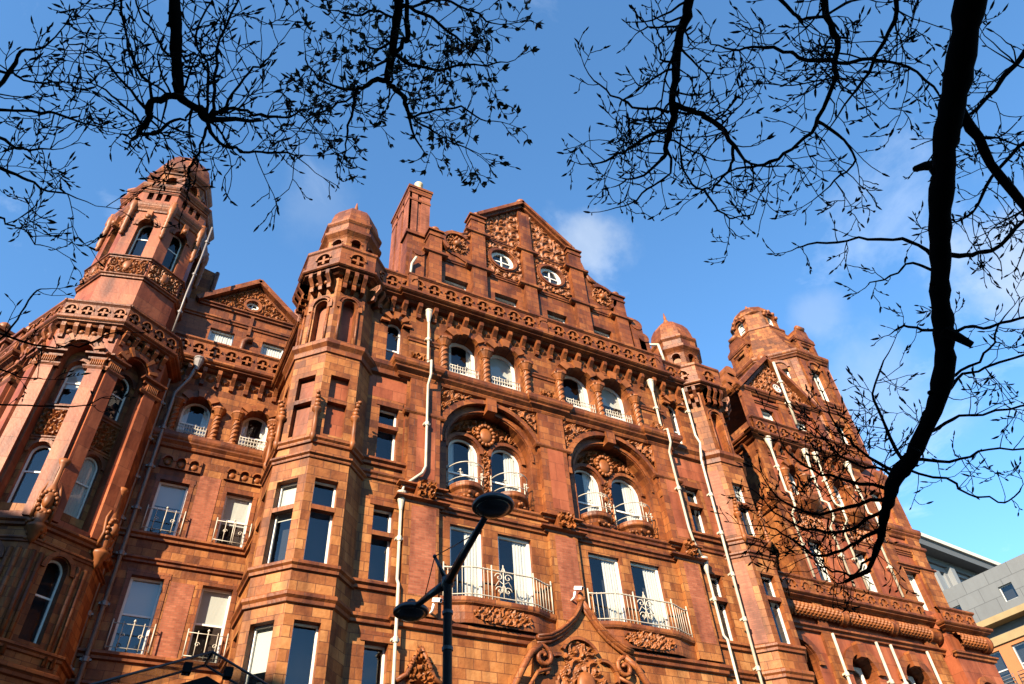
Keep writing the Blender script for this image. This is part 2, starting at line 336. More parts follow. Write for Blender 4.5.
def window(M, x0, x1, z0, z1, y, arch=False, bars=(0.5,), curtain=0, seed=0, fw=0.075, label=None, deep=0.6, vbar=False):
    mb = MB(); M2 = M @ Matrix.Translation((0, y, 0))
    hole = (x0 + fw, x1 - fw, z0 + fw, z1 - fw, 0.07, arch)
    mb.wall(M2, x0 - .02, x1 + .02, z0 - .02, z1 + .02, [hole], 0)
    for f in bars:
        z = z0 + (z1 - z0) * f
        mb.box(M2, x0 + fw, x1 - fw, 0.015, 0.07, z - 0.032, z + 0.032, 0)
    if vbar: mb.box(M2, (x0 + x1) / 2 - .02, (x0 + x1) / 2 + .02, 0.015, 0.07, z0 + fw, z1 - fw, 0)
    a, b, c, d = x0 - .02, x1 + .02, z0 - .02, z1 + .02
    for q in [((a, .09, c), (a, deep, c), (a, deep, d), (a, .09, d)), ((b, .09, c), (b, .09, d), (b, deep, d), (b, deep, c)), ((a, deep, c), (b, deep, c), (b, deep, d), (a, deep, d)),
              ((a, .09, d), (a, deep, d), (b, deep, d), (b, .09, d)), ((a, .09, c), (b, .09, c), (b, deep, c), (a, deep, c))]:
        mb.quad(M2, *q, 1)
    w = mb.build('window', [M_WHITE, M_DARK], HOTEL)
    if label: w['label'] = label
    g = MB(); g.quad(M2, (x0 + .01, .05, z0 + .01), (x1 - .01, .05, z0 + .01), (x1 - .01, .05, z1 - .01), (x0 + .01, .05, z1 - .01)); g.build('pane', M_GLASS, w)
    rg = random.Random(seed)
    if curtain:       # 1: curtain drawn to the right, 2: both sides, 3: roller blind over the upper sash, 4: full net
        cm = MB()
        if curtain == 3:
            zb = z0 + (z1 - z0) * rg.uniform(.42, .6); cm.quad(M2, (x0 + .05, .085, zb), (x1 - .05, .085, zb), (x1 - .05, .085, z1), (x0 + .05, .085, z1)); cm.build('blind', M_BLIND, w)
        else:
            spans = {1: [(x0 + (x1 - x0) * .52, x1 - .02)], 2: [(x0 + .02, x0 + (x1 - x0) * .25), (x1 - (x1 - x0) * .25, x1 - .02)], 4: [(x0 + .02, x1 - .02)]}[curtain]
            for p, q in spans:
                n = max(6, int((q - p) / .035)); pts = []; fs = []
                for i in range(n + 1):
                    xx = p + (q - p) * i / n; yy = .095 + .022 * math.sin(i * 2.1 + rg.random())
                    pts += [(xx, yy, z0), (xx, yy, z1)]
                cm.add(M2, pts, [(2 * i, 2 * i + 2, 2 * i + 3, 2 * i + 1) for i in range(n)], 0, True)
            cm.build('curtain', M_CURT, w)
    return w

def hood(mb, M, xc, sp, r, w=0.3, p=0.1, blocks=5):       # rusticated arch over a window
    mb.arc(M, xc, sp, r, r + w * .45, -p, 0.02, m=1); mb.arc(M, xc, sp, r + w * .5, r + w, -p * .6, 0.02, m=1)
    for i in range(blocks):
        a = math.radians(180 * i / (blocks - 1)); d = 180 / (blocks - 1) * .26
        mb.arc(M, xc, sp, r - .02, r + w * 1.12, -p - .09, 0.02, math.degrees(a) - d if i else 0, math.degrees(a) + d if i < blocks - 1 else 180, 3, 2)
def column(mb, M, xc, z0, z1, r=0.17, y=-0.06, twist=True):
    prof = [(r * 1.5, z0), (r * 1.5, z0 + .08), (r * 1.15, z0 + .14)]
    za, zb = z0 + .16, z1 - .42
    prof += [(r * .8, za), (r * .78, zb)]
    for h in range(3): mb.tube([(xc + r * .74 * math.cos(h * 2.094 + u * .42), y + r * .74 * math.sin(h * 2.094 + u * .42), za + (zb - za) * u / 24) for u in range(25)], r * .34, 5, 2, M, False)
    prof += [(r * 1.1, zb + .05), (r * .95, zb + .1), (r * 1.35, zb + .22), (r * 1.65, zb + .32), (r * 1.8, zb + .34), (r * 1.8, z1)]
    mb.lathe(xc, y, prof, 12, 0, 2, False, M)
def bracket(mb, M, xc, z0, z1, w=.17, p=.34, m=1):
    h = z1 - z0
    prof = [(0.02, z0), (-p * .35, z0 + h * .02), (-p * .45, z0 + h * .2), (-p * .35, z0 + h * .34), (-p * .6, z0 + h * .5), (-p, z0 + h * .72), (-p, z1), (0.02, z1)]
    pts = [(xc - w / 2, y, z) for y, z in prof] + [(xc + w / 2, y, z) for y, z in prof]; n = len(prof)
    mb.add(M, pts, [tuple(range(n - 1, -1, -1)), tuple(range(n, 2 * n))] + [(i, (i + 1) % n, (i + 1) % n + n, i + n) for i in range(n)], m)
def bracket_row(mb, M, x0, x1, z0, z1, step=.66, **k):
    n = max(1, round((x1 - x0) / step))
    for i in range(n + 1): bracket(mb, M, x0 + (x1 - x0) * i / n, z0, z1, **k)
    for i in range(n):
        xc = x0 + (x1 - x0) * (i + .5) / n; zc = z0 + (z1 - z0) * .55
        mb.lathe(0, 0, [(.19, -.01), (.15, .04), (.09, .1), (.02, .12)], 8, 0, 2, False, M @ Matrix.Translation((xc, 0, zc)) @ Matrix.Rotation(math.radians(90), 4, 'X'), True)
def balustrade(mb, M, x0, x1, z0, z1, y=0.0, step=.74, th=.22):     # pierced parapet: arched openings each with a small quatrefoil
    n = max(1, round((x1 - x0) / step)); h = z1 - z0; hs = []
    w = (x1 - x0) / n
    zb = z0 + h * .2; zt = z0 + h * .78; hw = min(w * .30, (zt - zb) * .48)
    for i in range(n):
        xc = x0 + (i + .5) * w; hs.append((xc - hw, xc + hw, zb, zt, th * .8, True))
    M2 = M @ Matrix.Translation((0, y, 0))
    mb.wall(M2, x0, x1, z0, z1, hs, 1)
    mb.quad(M2, (x0, th * .78, zb - .05), (x1, th * .78, zb - .05), (x1, th * .78, zt + .05), (x0, th * .78, zt + .05), 2)
    for i in range(n):
        xc = x0 + (i + .5) * w
        mb.arc(M2, xc, zt - hw, hw + .01, hw + .07, -.07, .02, m=2, n=10)
        zc = (zb + zt) / 2
        for dx, dz in ((0, .22), (0, -.26), (.5, 0), (-.5, 0)): mb.box(M2, xc + dx * hw - .045, xc + dx * hw + .045, .0, .1, zc + dz * hw * 2 - .05, zc + dz * hw * 2 + .05, 2)
        mb.box(M2, xc - .05, xc + .05, -.02, .1, zc - hw * .8, zc + hw * .9, 2)
        mb.box(M2, xc - hw, xc + hw, -.01, .1, zc - .05, zc + .04, 2)
    mb.mould(M2, x0, x1, [(0.01, z1 - .02), (.05, z1 + .02), (.09, z1 + .06), (.09, z1 + .14), (0.0, z1 + .16), (-.25, z1 + .16)], 1)
    mb.quad(M2, (x0, th, z0), (x0, th, z1 + .15), (x1, th, z1 + .15), (x1, th, z0), 1)
CORN = lambda z0, z1, p: [(0.0, z0), (p * .30, z0 + (z1 - z0) * .05), (p * .42, z0 + (z1 - z0) * .18), (p * .40, z0 + (z1 - z0) * .24), (p * .74, z0 + (z1 - z0) * .42), (p * .74, z0 + (z1 - z0) * .52), (p * .9, z0 + (z1 - z0) * .62), (p, z0 + (z1 - z0) * .74), (p, z1), (0.0, z1 + .04)]
BAND = lambda z0, z1, p: [(0.0, z0), (p * .5, z0 + (z1 - z0) * .1), (p * .55, z0 + (z1 - z0) * .4), (p, z0 + (z1 - z0) * .6), (p, z0 + (z1 - z0) * .85), (p * .6, z1), (0.0, z1 + .03)]
def strip(mb, M, x0, x1, p, z0, z1, m=0, base=.02): mb.box(M, x0, x1, -p, base, z0, z1, m)

M0 = F(0, 0); MN = F(0, .1)      # facade plane and the slightly set back narrow bays
# ---- central wall
wl = MB()
A, Bc, ri, ro = 10.40, 15.85, 1.75, 2.06
balw = [(8.74, 9.91), (10.48, 11.75), (14.05, 15.37), (15.84, 17.15)]
arcw = [(8.68, 10.02), (10.51, 11.89), (13.98, 15.50), (15.82, 17.36)]
holes = [(a, b, 11.7, 14.2, .13) for a, b in balw]
holes += [(A - ro, A + ro, 15.3, 17.6 + ro, .16, True), (Bc - ro - .06, Bc + ro + .06, 15.3, 17.55 + ro + .06, .16, True)]
holes += [(a, b, 20.5, 22.3 + (b - a) / 2, .45, True) for a, b in arcw]
wl.wall(M0, 7.0, 19.1, 0, 24.3, holes, 0, 1)
part('wall', wl)
wl = MB()
for c, k in ((A, 0), (Bc, .06)):       # stepped second order of each great arch and the set back panel behind it
    M1 = F(0, .16); r = ri + k
    wl.wall(M1, c - ro - k - .1, c + ro + k + .1, 15.2, 19.8, [(c - r, c + r, 15.3, 17.57 + r, .42, True)], 1, 1)
    for rr, yy in ((ro + k + .05, -.10), (ro + k + .16, -.05)):
        wl.arc(M0, c, 17.58, rr - .07, rr + .05, yy, .02, m=1, n=24)
    for sgn in (-1, 1):
        wl.box(M0, c + sgn * (ro + k + .1) - .13, c + sgn * (ro + k + .1) + .13, -.13, .02, 17.35, 17.6, 2)
    wl.box(M0, c - .2, c + .2, -.2, .3, 17.58 + r - .08, 19.87, 1)     # keystone
    # radial joints on the splayed ring
    wl.arc(F(0, 0), c, 17.58, r + .02, r + .1, .10, .2, m=1, n=24)
part('archivolt', wl)
wl = MB(); ARW = []
for c, ws in ((A, [(8.92, 10.15), (10.66, 11.92)]), (Bc, [(14.22, 15.50), (16.0, 17.42)])):
    M1 = F(0, .58)
    wl.wall(M1, c - 1.95, c + 1.95, 15.2, 19.6, [(a, b, 16.05, 18.3, .16, True) for a, b in ws], 1, 1)
    for a, b in ws:
        wl.arc(M1, (a + b) / 2, 18.3 - (b - a) / 2, (b - a) / 2 + .03, (b - a) / 2 + .17, -.09, .02, m=1, n=16); ARW.append((a, b))
    xm = (ws[0][1] + ws[1][0]) / 2
    wl.relief(M1, xm - .16, xm + .16, 16.0, 17.9, .12, .3, 5, m=2)
    wl.sphere((0, 0, 18.52), .27, 2, 13, M1 @ Matrix.Translation((xm, -.12, 0)) @ Matrix.Diagonal((1, .5, 1, 1)), 1.3)
    for q in range(16): wl.sphere((xm + .34 * math.cos(q * .3927), -.14, 18.55 + .44 * math.sin(q * .3927)), .08, 2, 13, M1)
    rr = 1.72
    wl.relief(M1, c - 1.4, c + 1.4, 17.6, 19.35, .2, .42, 11, lambda X, Z, c=c, ws=ws: (np.hypot(X - c, Z - 17.58) < 1.66) & np.all([np.hypot(X - (a + b) / 2, Z - (18.3 - (b - a) / 2)) > (b - a) / 2 + .2 for a, b in ws], axis=0) & (Z > 18.05), m=2)
part('arch_panel', wl)
for i, (a, b) in enumerate(ARW): window(F(0, .58), a, b, 16.05, 18.3, .16, True, (.32,), 1 if i != 0 else 2, i)
for i, (a, b) in enumerate(balw): window(M0, a, b, 11.7, 14.2, .13, False, (), 1, 10 + i, .09)
for i, (a, b) in enumerate(arcw): window(M0, a, b, 20.5, 22.25 + (b - a) / 2, .45, True, (.35,), 3 if i % 2 else 2, 20 + i, .10)
# ---- spandrels, piers, bands of the central front
sp = MB()
for c, k, x0, x1 in ((A, 0, 8.3, 12.35), (Bc, .06, 13.65, 17.98)):
    sp.relief(M0, x0, x1, 17.9, 19.82, .15, .52, 21, lambda X, Z, c=c, k=k: np.hypot(X - c, Z - 17.58) > ro + k + .24, m=2)
part('spandrel_relief', sp)
for x0, x1 in ((7.1, 8.28), (12.42, 13.58), (17.98, 19.0)):
    pr = MB(); strip(pr, M0, x0, x1, .16, 10.9, 14.75, 0); strip(pr, M0, x0, x1, .16, 15.2, 19.85, 1)
    strip(pr, M0, x0 + .22, x1 - .1, .165, 11.5, 14.5, 3); strip(pr, M0, x0 + .3, x1 - .18, .166, 15.6, 18.2, 4)
    pr.mould(M0, x0, x1, BAND(15.1, 15.32, .28), 1); pr.mould(M0, x0, x1, BAND(14.55, 14.8, .34), 1)
    pr.mould(M0, x0, x1, [(.17, 18.2), (.22, 18.26), (.22, 18.36), (.17, 18.4)], 1)
    pr.relief(M0, x0 + .35, x1 - .2, 14.75, 15.35, .22, .3, int(x0 * 10), None, -.30, m=2)
    pr.box(M0, x0 + .35, x1 - .2, -.31, 0, 14.78, 15.3, 1)
    part('pilaster', pr)
bd = MB()
bd.mould(M0, 8.28, 12.42, BAND(14.5, 14.75, .16), 1); bd.mould(M0, 13.58, 17.98, BAND(14.5, 14.75, .16), 1)
bd.mould(M0, 8.28, 12.42, BAND(15.0, 15.3, .14), 1); bd.mould(M0, 13.58, 17.98, BAND(15.0, 15.3, .14), 1)
bd.mould(M0, 7.0, 19.1, BAND(10.5, 10.85, .2), 1)
part('string_course', bd)
bd = MB()
bd.mould(M0, 7.0, 19.1, CORN(19.85, 20.5, .38), 1)
for x in (7.3, 12.95, 18.5):
    bd.mould(M0, x - .55, x + .55, CORN(19.84, 20.53, .48), 1); bd.relief(M0, x - .3, x + .3, 20.5, 21.0, .2, .3, int(x * 7), None, -.2, m=2); bd.box(M0, x - .3, x + .3, -.21, 0, 20.5, 20.98, 1)
part('sill_cornice', bd)
ar = MB()
for a, b in arcw: hood(ar, M0, (a + b) / 2, 22.3, (b - a) / 2, .34, .1, 5)
for x0, x1 in ((7.0, 8.25), (12.4, 13.55), (17.8, 19.1)): ar.mould(M0, x0, x1, BAND(21.85, 22.1, .1), 1)
part('window_arch', ar)
for xc in (8.42, 10.265, 12.13, 13.72, 15.66, 17.62):
    cl = MB(); column(cl, M0, xc, 20.52, 22.35)
    cl.box(M0, xc - .26, xc + .26, -.32, .05, 22.3, 22.46, 1)
    part('column', cl)
br = MB(); bracket_row(br, M0, 7.3, 18.9, 23.15, 23.8, .68)
part('bracket_course', br)
cn = MB(); cn.mould(M0, 6.9, 19.2, CORN(23.78, 24.22, .6), 1); cn.box(M0, 6.6, 19.4, -.3, .4, 23.9, 24.25, 1)
part('main_cornice', cn)
bl = MB(); balustrade(bl, M0, 6.7, 19.4, 24.22, 25.08, -.45)
for x in (6.85, 13.0, 19.25): bl.box(M0, x - .2, x + .2, -.52, -.2, 24.22, 25.22, 1)
part('balustrade', bl)
# ---- bowed balconies with iron railings
def bow(x0, x1, d, n=16, sh=.25):       # plan curve
    pts = []
    for i in range(n + 1):
        u = i / n; x = x0 + (x1 - x0) * u; e = min(1, min(u, 1 - u) / sh); e = e * e * (3 - 2 * e)
        pts.append((x, -d * e))
    return pts
def bow_slab(mb, M, pts, prof, m=1):
    n = len(pts); P = []
    for p, z in prof: P += [(x, y - p, z) for x, y in pts]
    mb.add(M, P, [(j * n + i, j * n + i + 1, (j + 1) * n + i + 1, (j + 1) * n + i) for j in range(len(prof) - 1) for i in range(n - 1)], m)
def scroll(mb, M, xc, zc, y, r, m=0, sgn=1, rad=.016):
    mb.tube([(xc + sgn * r * (1 - i / 16) * math.cos(i * .55), y, zc + r * (1 - i / 16) * math.sin(i * .55)) for i in range(15)], rad, 4, m, M)
for x0, x1, nm in ((8.35, 12.4, 0), (13.65, 18.0, 1)):
    b = MB(); pts = bow(x0, x1, .30)
    prof = [(0.0, 10.85), (.02, 10.95), (.02, 11.38), (.10, 11.44), (.13, 11.52), (.13, 11.62), (.05, 11.66), (-.6, 11.66)]
    bow_slab(b, M0, pts, prof)
    xm = (x0 + x1) / 2
    b.relief(M0, xm - 1.05, xm + 1.05, 10.9, 11.42, .11, .34, 31 + nm, lambda X, Z, xm=xm: np.hypot((X - xm) / 1.05, (Z - 11.15) / .3) < 1, -.32, .04, 2)
    bo = part('balcony', b)
    rl = MB()
    rp_ = bow(x0 + .15, x1 - .05, .32, 28)
    for z, r in ((12.62, .028), (11.74, .022)): rl.tube([(x, y - .05, z) for x, y in rp_], r, 5, 0, M0)
    for i, (x, y) in enumerate(rp_):
        post = i in (0, 6, 11, 17, 22, 28)
        if 11 < i < 17 : continue
        rl.tube([(x, y - .05, 11.62), (x, y - .05, 12.66 + (.12 if post else 0))], .026 if post else .012, 5, 0, M0)
    xc = rp_[14][0]; yy = rp_[14][1] - .05
    for sg in (-1, 1):
        scroll(rl, M0, xc + sg * .16, 12.42, yy, .15, 0, sg, .02); scroll(rl, M0, xc + sg * .14, 11.98, yy, .15, 0, sg, .02)
        rl.tube([(xc + sg * .3, yy, 12.1), (xc + sg * .17, yy, 12.3), (xc, yy, 12.2), (xc + sg * .15, yy, 11.85)], .017, 4, 0, M0)
        rl.tube([(xc + sg * .02, yy, 12.75), (xc + sg * .1, yy, 12.55)], .015, 4, 0, M0)
    rl.tube([(xc, yy, 11.74), (xc, yy, 12.85)], .02, 5, 0, M0)
    rl.build('railing', M_IRON, bo)
# small corbelled balconies below the arch windows
for i, (a, b_) in enumerate(ARW):
    xm = (a + b_) / 2 - .05; b = MB(); n = 14; r = (b_ - a) / 2 + .06
    ring = [(xm - r * math.cos(math.pi * k / n), .55 - .75 * math.sin(math.pi * k / n) - .08) for k in range(n + 1)]
    prof = [(.12, 14.95), (.34, 15.02), (.5, 15.2), (.78, 15.5), (.84, 15.6), (.98, 15.68), (1.0, 15.72), (1.0, 15.86), (.92, 15.9), (0.0, 15.9)]
    P = []
    for s, z in prof: P += [(xm + (x - xm) * s, .47 + (y - .47) * s, z) for x, y in ring]
    m_ = n + 1
    b.add(M0, P, [(j * m_ + k, j * m_ + k + 1, (j + 1) * m_ + k + 1, (j + 1) * m_ + k) for j in range(len(prof) - 1) for k in range(n)], 1)
    rg = np.random.RandomState(40 + i)
    for k in range(34):
        t_ = rg.uniform(.12, .88) * math.pi; f_ = rg.uniform(.3, .8); b.sphere((xm - r * f_ * math.cos(t_) , .47 - .83 * f_ * math.sin(t_), 15.0 + f_ * .6), rg.uniform(.04, .075), 2, 13, M0)
    bo = part('corbel_balcony', b)
    rl = MB()
    for z, rr in ((16.62, .022), (16.02, .017)): rl.tube([(x, y - .02, z) for x, y in ring], rr, 5, 0, M0)
    for k in (0, n):
        x, y = ring[k]; rl.tube([(x, y - .02, 15.86), (x, y - .02, 16.78)], .022, 5, 0, M0)
    for k in (4, 10):
        x, y = ring[k]; yy = y - .03; rl.tube([(x, yy, 16.02), (x, yy, 16.3)], .016, 4, 0, M0); rl.sphere((x, yy, 16.3), .045, 0, 13, M0)
        for sg in (-1, 1): rl.tube([(x, yy, 16.14), (x + sg * .06, yy, 16.22), (x + sg * .1, yy, 16.18)], .014, 4, 0, M0)
    for k in (7,):
        x, y = ring[k]; rl.tube([(x, y - .02, 15.9), (x, y - .02, 16.66)], .018, 5, 0, M0)
        for sg in (-1, 1): scroll(rl, M0, x + sg * .11, 16.5, y - .03, .09, 0, sg, .015)
    rl.build('railing', M_IRON, bo)
# lacy iron guards in front of the arcade windows
def guard(M, x0, x1, z0, h=.5, y=-.02, lace=True):
    g = MB(); n = max(4, int((x1 - x0) / .11))
    for z in (z0 + .06, z0 + h): g.tube([(x0, y, z), (x1, y, z)], .018, 4, 0, M)
    for i in range(n + 1):
        x = x0 + (x1 - x0) * i / n
        if lace or i % 3 == 0: g.tube([(x, y, z0), (x, y, z0 + h + (.08 if i % 3 == 0 else .02))], .016, 4, 0, M)
        if i < n and lace: scroll(g, M, x + .055, z0 + h * .35, y - .01, .055, 0, 1, .014); scroll(g, M, x + .055, z0 + h * .72, y - .01, .05, 0, -1, .013)
    if not lace:
        for f in (.28, .72): scroll(g, M, x0 + (x1 - x0) * f, z0 + h * .55, y, .09, 0, 1, .016)
        g.tube([((x0 + x1) / 2, y, z0), ((x0 + x1) / 2, y, z0 + h + .18)], .022, 4, 0, M)
        g.sphere(((x0 + x1) / 2, y, z0 + h + .12), .045, 0, 13, M)
        for x in (x0, x1):
            g.tube([(x, y, z0), (x, y, z0 + h + .12)], .024, 4, 0, M)
            for z in (z0 + .06, z0 + h): g.tube([(x, y, z), (x, y + .2, z)], .016, 4, 0, M)
    return g.build('window_guard', M_IRON, HOTEL)
for a, b in arcw: guard(M0, a + .02, b - .1, 20.55, .64, -.05)

# ---- narrow bays either side
NW = {5.0: [(6.12, 6.72, 20.62, 22.8, True), (6.07, 6.78, 16.15, 18.4, False), (6.15, 6.83, 11.87, 14.38, False), (6.21, 6.9, 7.4, 10.05, False)],
      19.1: [(19.68, 20.25, 20.62, 22.95, True), (19.49, 20.2, 16.15, 18.3, False), (19.49, 20.2, 11.87, 14.4, False), (19.5, 20.2, 7.4, 10.05, False)]}
for k_, (xa, hs) in enumerate(NW.items()):
    xb = 7.1 if k_ == 0 else 21.2
    n = MB(); n.wall(MN, xa, xb, 0, 24.3, [(a, b, c, d, .25, ar_) for a, b, c, d, ar_ in hs], 0, 1)
    for z0, z1, p in ((19.75, 20.45, .24), (15.3, 15.6, .14), (15.8, 16.1, .2), (10.5, 10.8, .16), (11.5, 11.8, .18)): n.mould(MN, xa, xb, BAND(z0, z1, p), 1)
    for a, b, c, d, ar_ in hs:
        if ar_: hood(n, MN, (a + b) / 2, d - (b - a) / 2, (b - a) / 2, .3, .1, 5)
        else: strip(n, MN, a - .14, b + .14, .03, d + .01, d + .3, 1)
    strip(n, MN, xa, xb, .004, 18.75, 19.7, 4); strip(n, MN, hs[1][1] + .2, xb, .004, 16.2, 18.7, 4)
    bracket_row(n, MN, xa + .7 if k_ == 0 else xa + .4, xb - .4 if k_ == 0 else xb - .8, 23.15, 23.8, .66)
    n.mould(MN, xa, xb, CORN(23.78, 24.22, .5), 1); balustrade(n, MN, xa, xb, 24.22, 25.08, -.34)
    part('narrow_bay', n)
    for i, (a, b, c, d, ar_) in enumerate(hs):
        window(MN, a, b, c, d, .25, ar_, (.36,) if i == 0 else ((.62,) if i < 3 else ()), 0, 50 + i, .06)
        if i in (1, 2):
            tz = c + (d - c) * .62; q = MB(); q.box(MN, a - .01, b + .01, -.01, .24, tz - .09, tz + .07, 1); part('transom', q)

# ---- the two octagonal turrets
def turret(cx, wins):
    cy = 1.0
    M = lambda face: F(cx, cy) @ Matrix.Rotation(math.radians(face), 4, 'Z') @ Matrix.Translation((0, -1.5, 0))
    t = MB(); AP = 1.5; hw = AP * math.tan(math.pi / 8)
    stages = [(0, 15.25, 1.53), (15.25, 19.7, 1.47), (19.7, 24.0, 1.37)]
    for z0, z1, ap in stages:
        h = ap * math.tan(math.pi / 8)
        for face in range(-180, 180, 45):
            hs = []
            if face in ((-90, -45, 0) if wins == 0 else (0,)):
                if z0 == 0: hs = [(-.36, .36, 11.62, 14.5, .22), (-.36, .36, 7.3, 10.1, .22)]
                elif z0 > 19: hs = [(-.24, .24, 20.3, 22.6, .3, True)]
                else: hs = [(-.33, .33, 16.2, 18.7, .22)]
            Mf = F(cx, cy) @ Matrix.Rotation(math.radians(face), 4, 'Z') @ Matrix.Translation((0, -ap, 0))
            t.wall(Mf, -h, h, z0, z1, hs, 0, 1)
            if wins and face == -45 and z0 < 19: strip(t, Mf, -.4, .4, .012, (11.8 if z0 == 0 else 16.2), (15.0 if z0 == 0 else 19.3), 3)
            for hh in hs:
                if z0 == 0:
                    zt = hh[2] + (hh[3] - hh[2]) * .66
                    if hh[2] > 11: t.box(Mf, hh[0] - .01, hh[1] + .01, 0, .21, zt - .08, zt + .07, 1)
                    window(Mf, hh[0], hh[1], hh[2], hh[3], .22, False, (.66,) if hh[2] > 11 else (), [0, 3, 1][int(abs(face) / 45)], int(cx * 10 + face), .055, None, .35)
                elif hh[-1] is True or len(hh) > 5:
                    t.quad(Mf, (-.24, .3, 20.3), (.24, .3, 20.3), (.24, .3, 22.6), (-.24, .3, 22.6), 4)
                    for rr in (.30, .42): t.arc(Mf, 0, 22.36, rr, rr + .06, -.09 if rr < .4 else -.05, .02, m=1, n=12)
                    for sg in (-1, 1):
                        t.box(Mf, sg * .40 - .08, sg * .40 + .08, -.07, .02, 22.1, 22.36, 2)
                        t.tube([(sg * .34, -.03, 20.3), (sg * .34, -.03, 22.1)], .05, 6, 1, Mf)
                elif wins:
                    t.box(Mf, -.33, .33, 0, .2, 17.62, 17.76, 1); window(Mf, -.33, .33, 16.2, 18.7, .2, False, (.6,), 3, 77, .055, None, .35)
                else:
                    t.quad(Mf, (-.33, .2, 16.2), (.33, .2, 16.2), (.33, .2, 18.7), (-.33, .2, 18.7), 4)
                    t.box(Mf, -.33, .33, 0, .2, 17.55, 17.72, 1)
            if face in (-135, -90, -45, 0, 45, 90):
                for x in (-.36, 0, .36): bracket(t, Mf, x, 22.95, 23.75, .15, .36)
                for x in (-.18, .18): t.sphere((x, -.03, 23.35), .1, 2, 13, Mf)
        if z0 == 15.25:      # beasts on little shafts at the corners
            for a in range(8):
                ang = math.radians(a * 45 + 22.5); R = ap / math.cos(math.pi / 8)
                x, y = cx + (R + .1) * math.cos(ang), cy + (R + .1) * math.sin(ang)
                t.lathe(x, y, [(.03, 15.75), (.10, 15.95), (.10, 16.05), (.075, 16.1), (.075, 16.9), (.15, 16.98), (.15, 17.06), (.05, 17.08)], 10, 0, 2, True)
                for q, (ox, oz, rr) in enumerate(((0, 17.2, .11), (.03, 17.34, .1), (.08, 17.5, .09), (.17, 17.6, .07), (.02, 17.66, .05), (.1, 17.68, .04), (-.1, 17.3, .06), (-.14, 17.45, .05))): t.sphere((x + ox * math.cos(ang), y + ox * math.sin(ang), oz), rr, 2, 13)
    for z0, z1, p, ap in ((10.5, 10.85, .14, 1.53), (11.45, 11.75, .14, 1.53), (15.15, 15.4, .16, 1.5), (15.75, 16.05, .14, 1.47), (19.6, 20.28, .26, 1.4)):
        t.lathe(cx, cy, [(ap + a, z) for a, z in BAND(z0, z1, p)], 8, 22.5, 1)
    t.lathe(cx, cy, [(1.37 + a, z) for a, z in CORN(23.75, 24.1, .5)], 8, 22.5, 1)
    tp = part('turret', t)
    p = MB()
    ap = 1.74; h = ap * math.tan(math.pi / 8)
    for face in range(-180, 180, 45):
        Mf = F(cx, cy) @ Matrix.Rotation(math.radians(face), 4, 'Z') @ Matrix.Translation((0, -ap, 0))
        p.wall(Mf, -h, h, 24.1, 25.1, [(-.27, .27, 24.3, 24.87, .16, True)], 1)
        p.quad(Mf, (-.27, .15, 24.3), (.27, .15, 24.3), (.27, .15, 24.9), (-.27, .15, 24.9), 2)
        p.arc(Mf, 0, 24.6, .28, .35, -.06, .02, m=2, n=10); p.box(Mf, -.05, .05, -.02, .12, 24.35, 24.8, 2); p.box(Mf, -.24, .24, -.01, .12, 24.52, 24.62, 2)
    p.lathe(cx, cy, [(ap, 25.06), (ap + .06, 25.12), (ap + .06, 25.24), (ap - .2, 25.26), (1.0, 25.2)], 8, 22.5, 1)
    p.build('parapet', TERRA, tp)
    d = MB()
    for face in range(-180, 180, 45):
        Mf = F(cx, cy) @ Matrix.Rotation(math.radians(face), 4, 'Z') @ Matrix.Translation((0, -1.03, 0)); h = 1.03 * math.tan(math.pi / 8)
        d.wall(Mf, -h, h, 25.0, 27.0, [(-.2, .2, 26.05, 26.65, .25, face % 90 == 45)], 0, 1)
        d.quad(Mf, (-.2, .24, 26.05), (.2, .24, 26.05), (.2, .24, 26.65), (-.2, .24, 26.65), 2 if face % 90 else 0)
        d.arc(Mf, 0, 26.45, .21, .27, -.04, .02, m=1, n=8)
    d.lathe(cx, cy, [(1.03, 26.7), (1.1, 26.8), (1.25, 26.95), (1.25, 27.1), (1.1, 27.2), (1.12, 27.55), (1.22, 27.68), (1.22, 27.8), (1.1, 27.86), (1.06, 28.25), (.97, 28.7), (.79, 29.1), (.54, 29.4), (.28, 29.58), (.18, 29.62)], 8, 22.5, 1)
    d.build('dome', TERRA, tp)
    f = MB(); f.lathe(cx, cy, [(.2, 29.5), (.24, 29.62), (.12, 29.74), (.16, 29.88), (.07, 30.06), (.08, 30.2), (.02, 30.6)], 12, 0, 2, True); f.build('finial', TERRA, tp)
turret(4.42, 0); turret(22.0, 1)

# ---- attic and great gable
g = MB()
aw = [(8.48, 9.6), (10.92, 12.1), (13.62, 14.7), (16.08, 17.2)]
ga = [(6.9, 24.2)] + [(19.1, 24.2), (19.1, 26.2), (18.75, 26.6), (18.55, 27.6), (18.3, 27.7), (18.25, 29.0), (17.7, 29.05), (17.6, 28.2)]
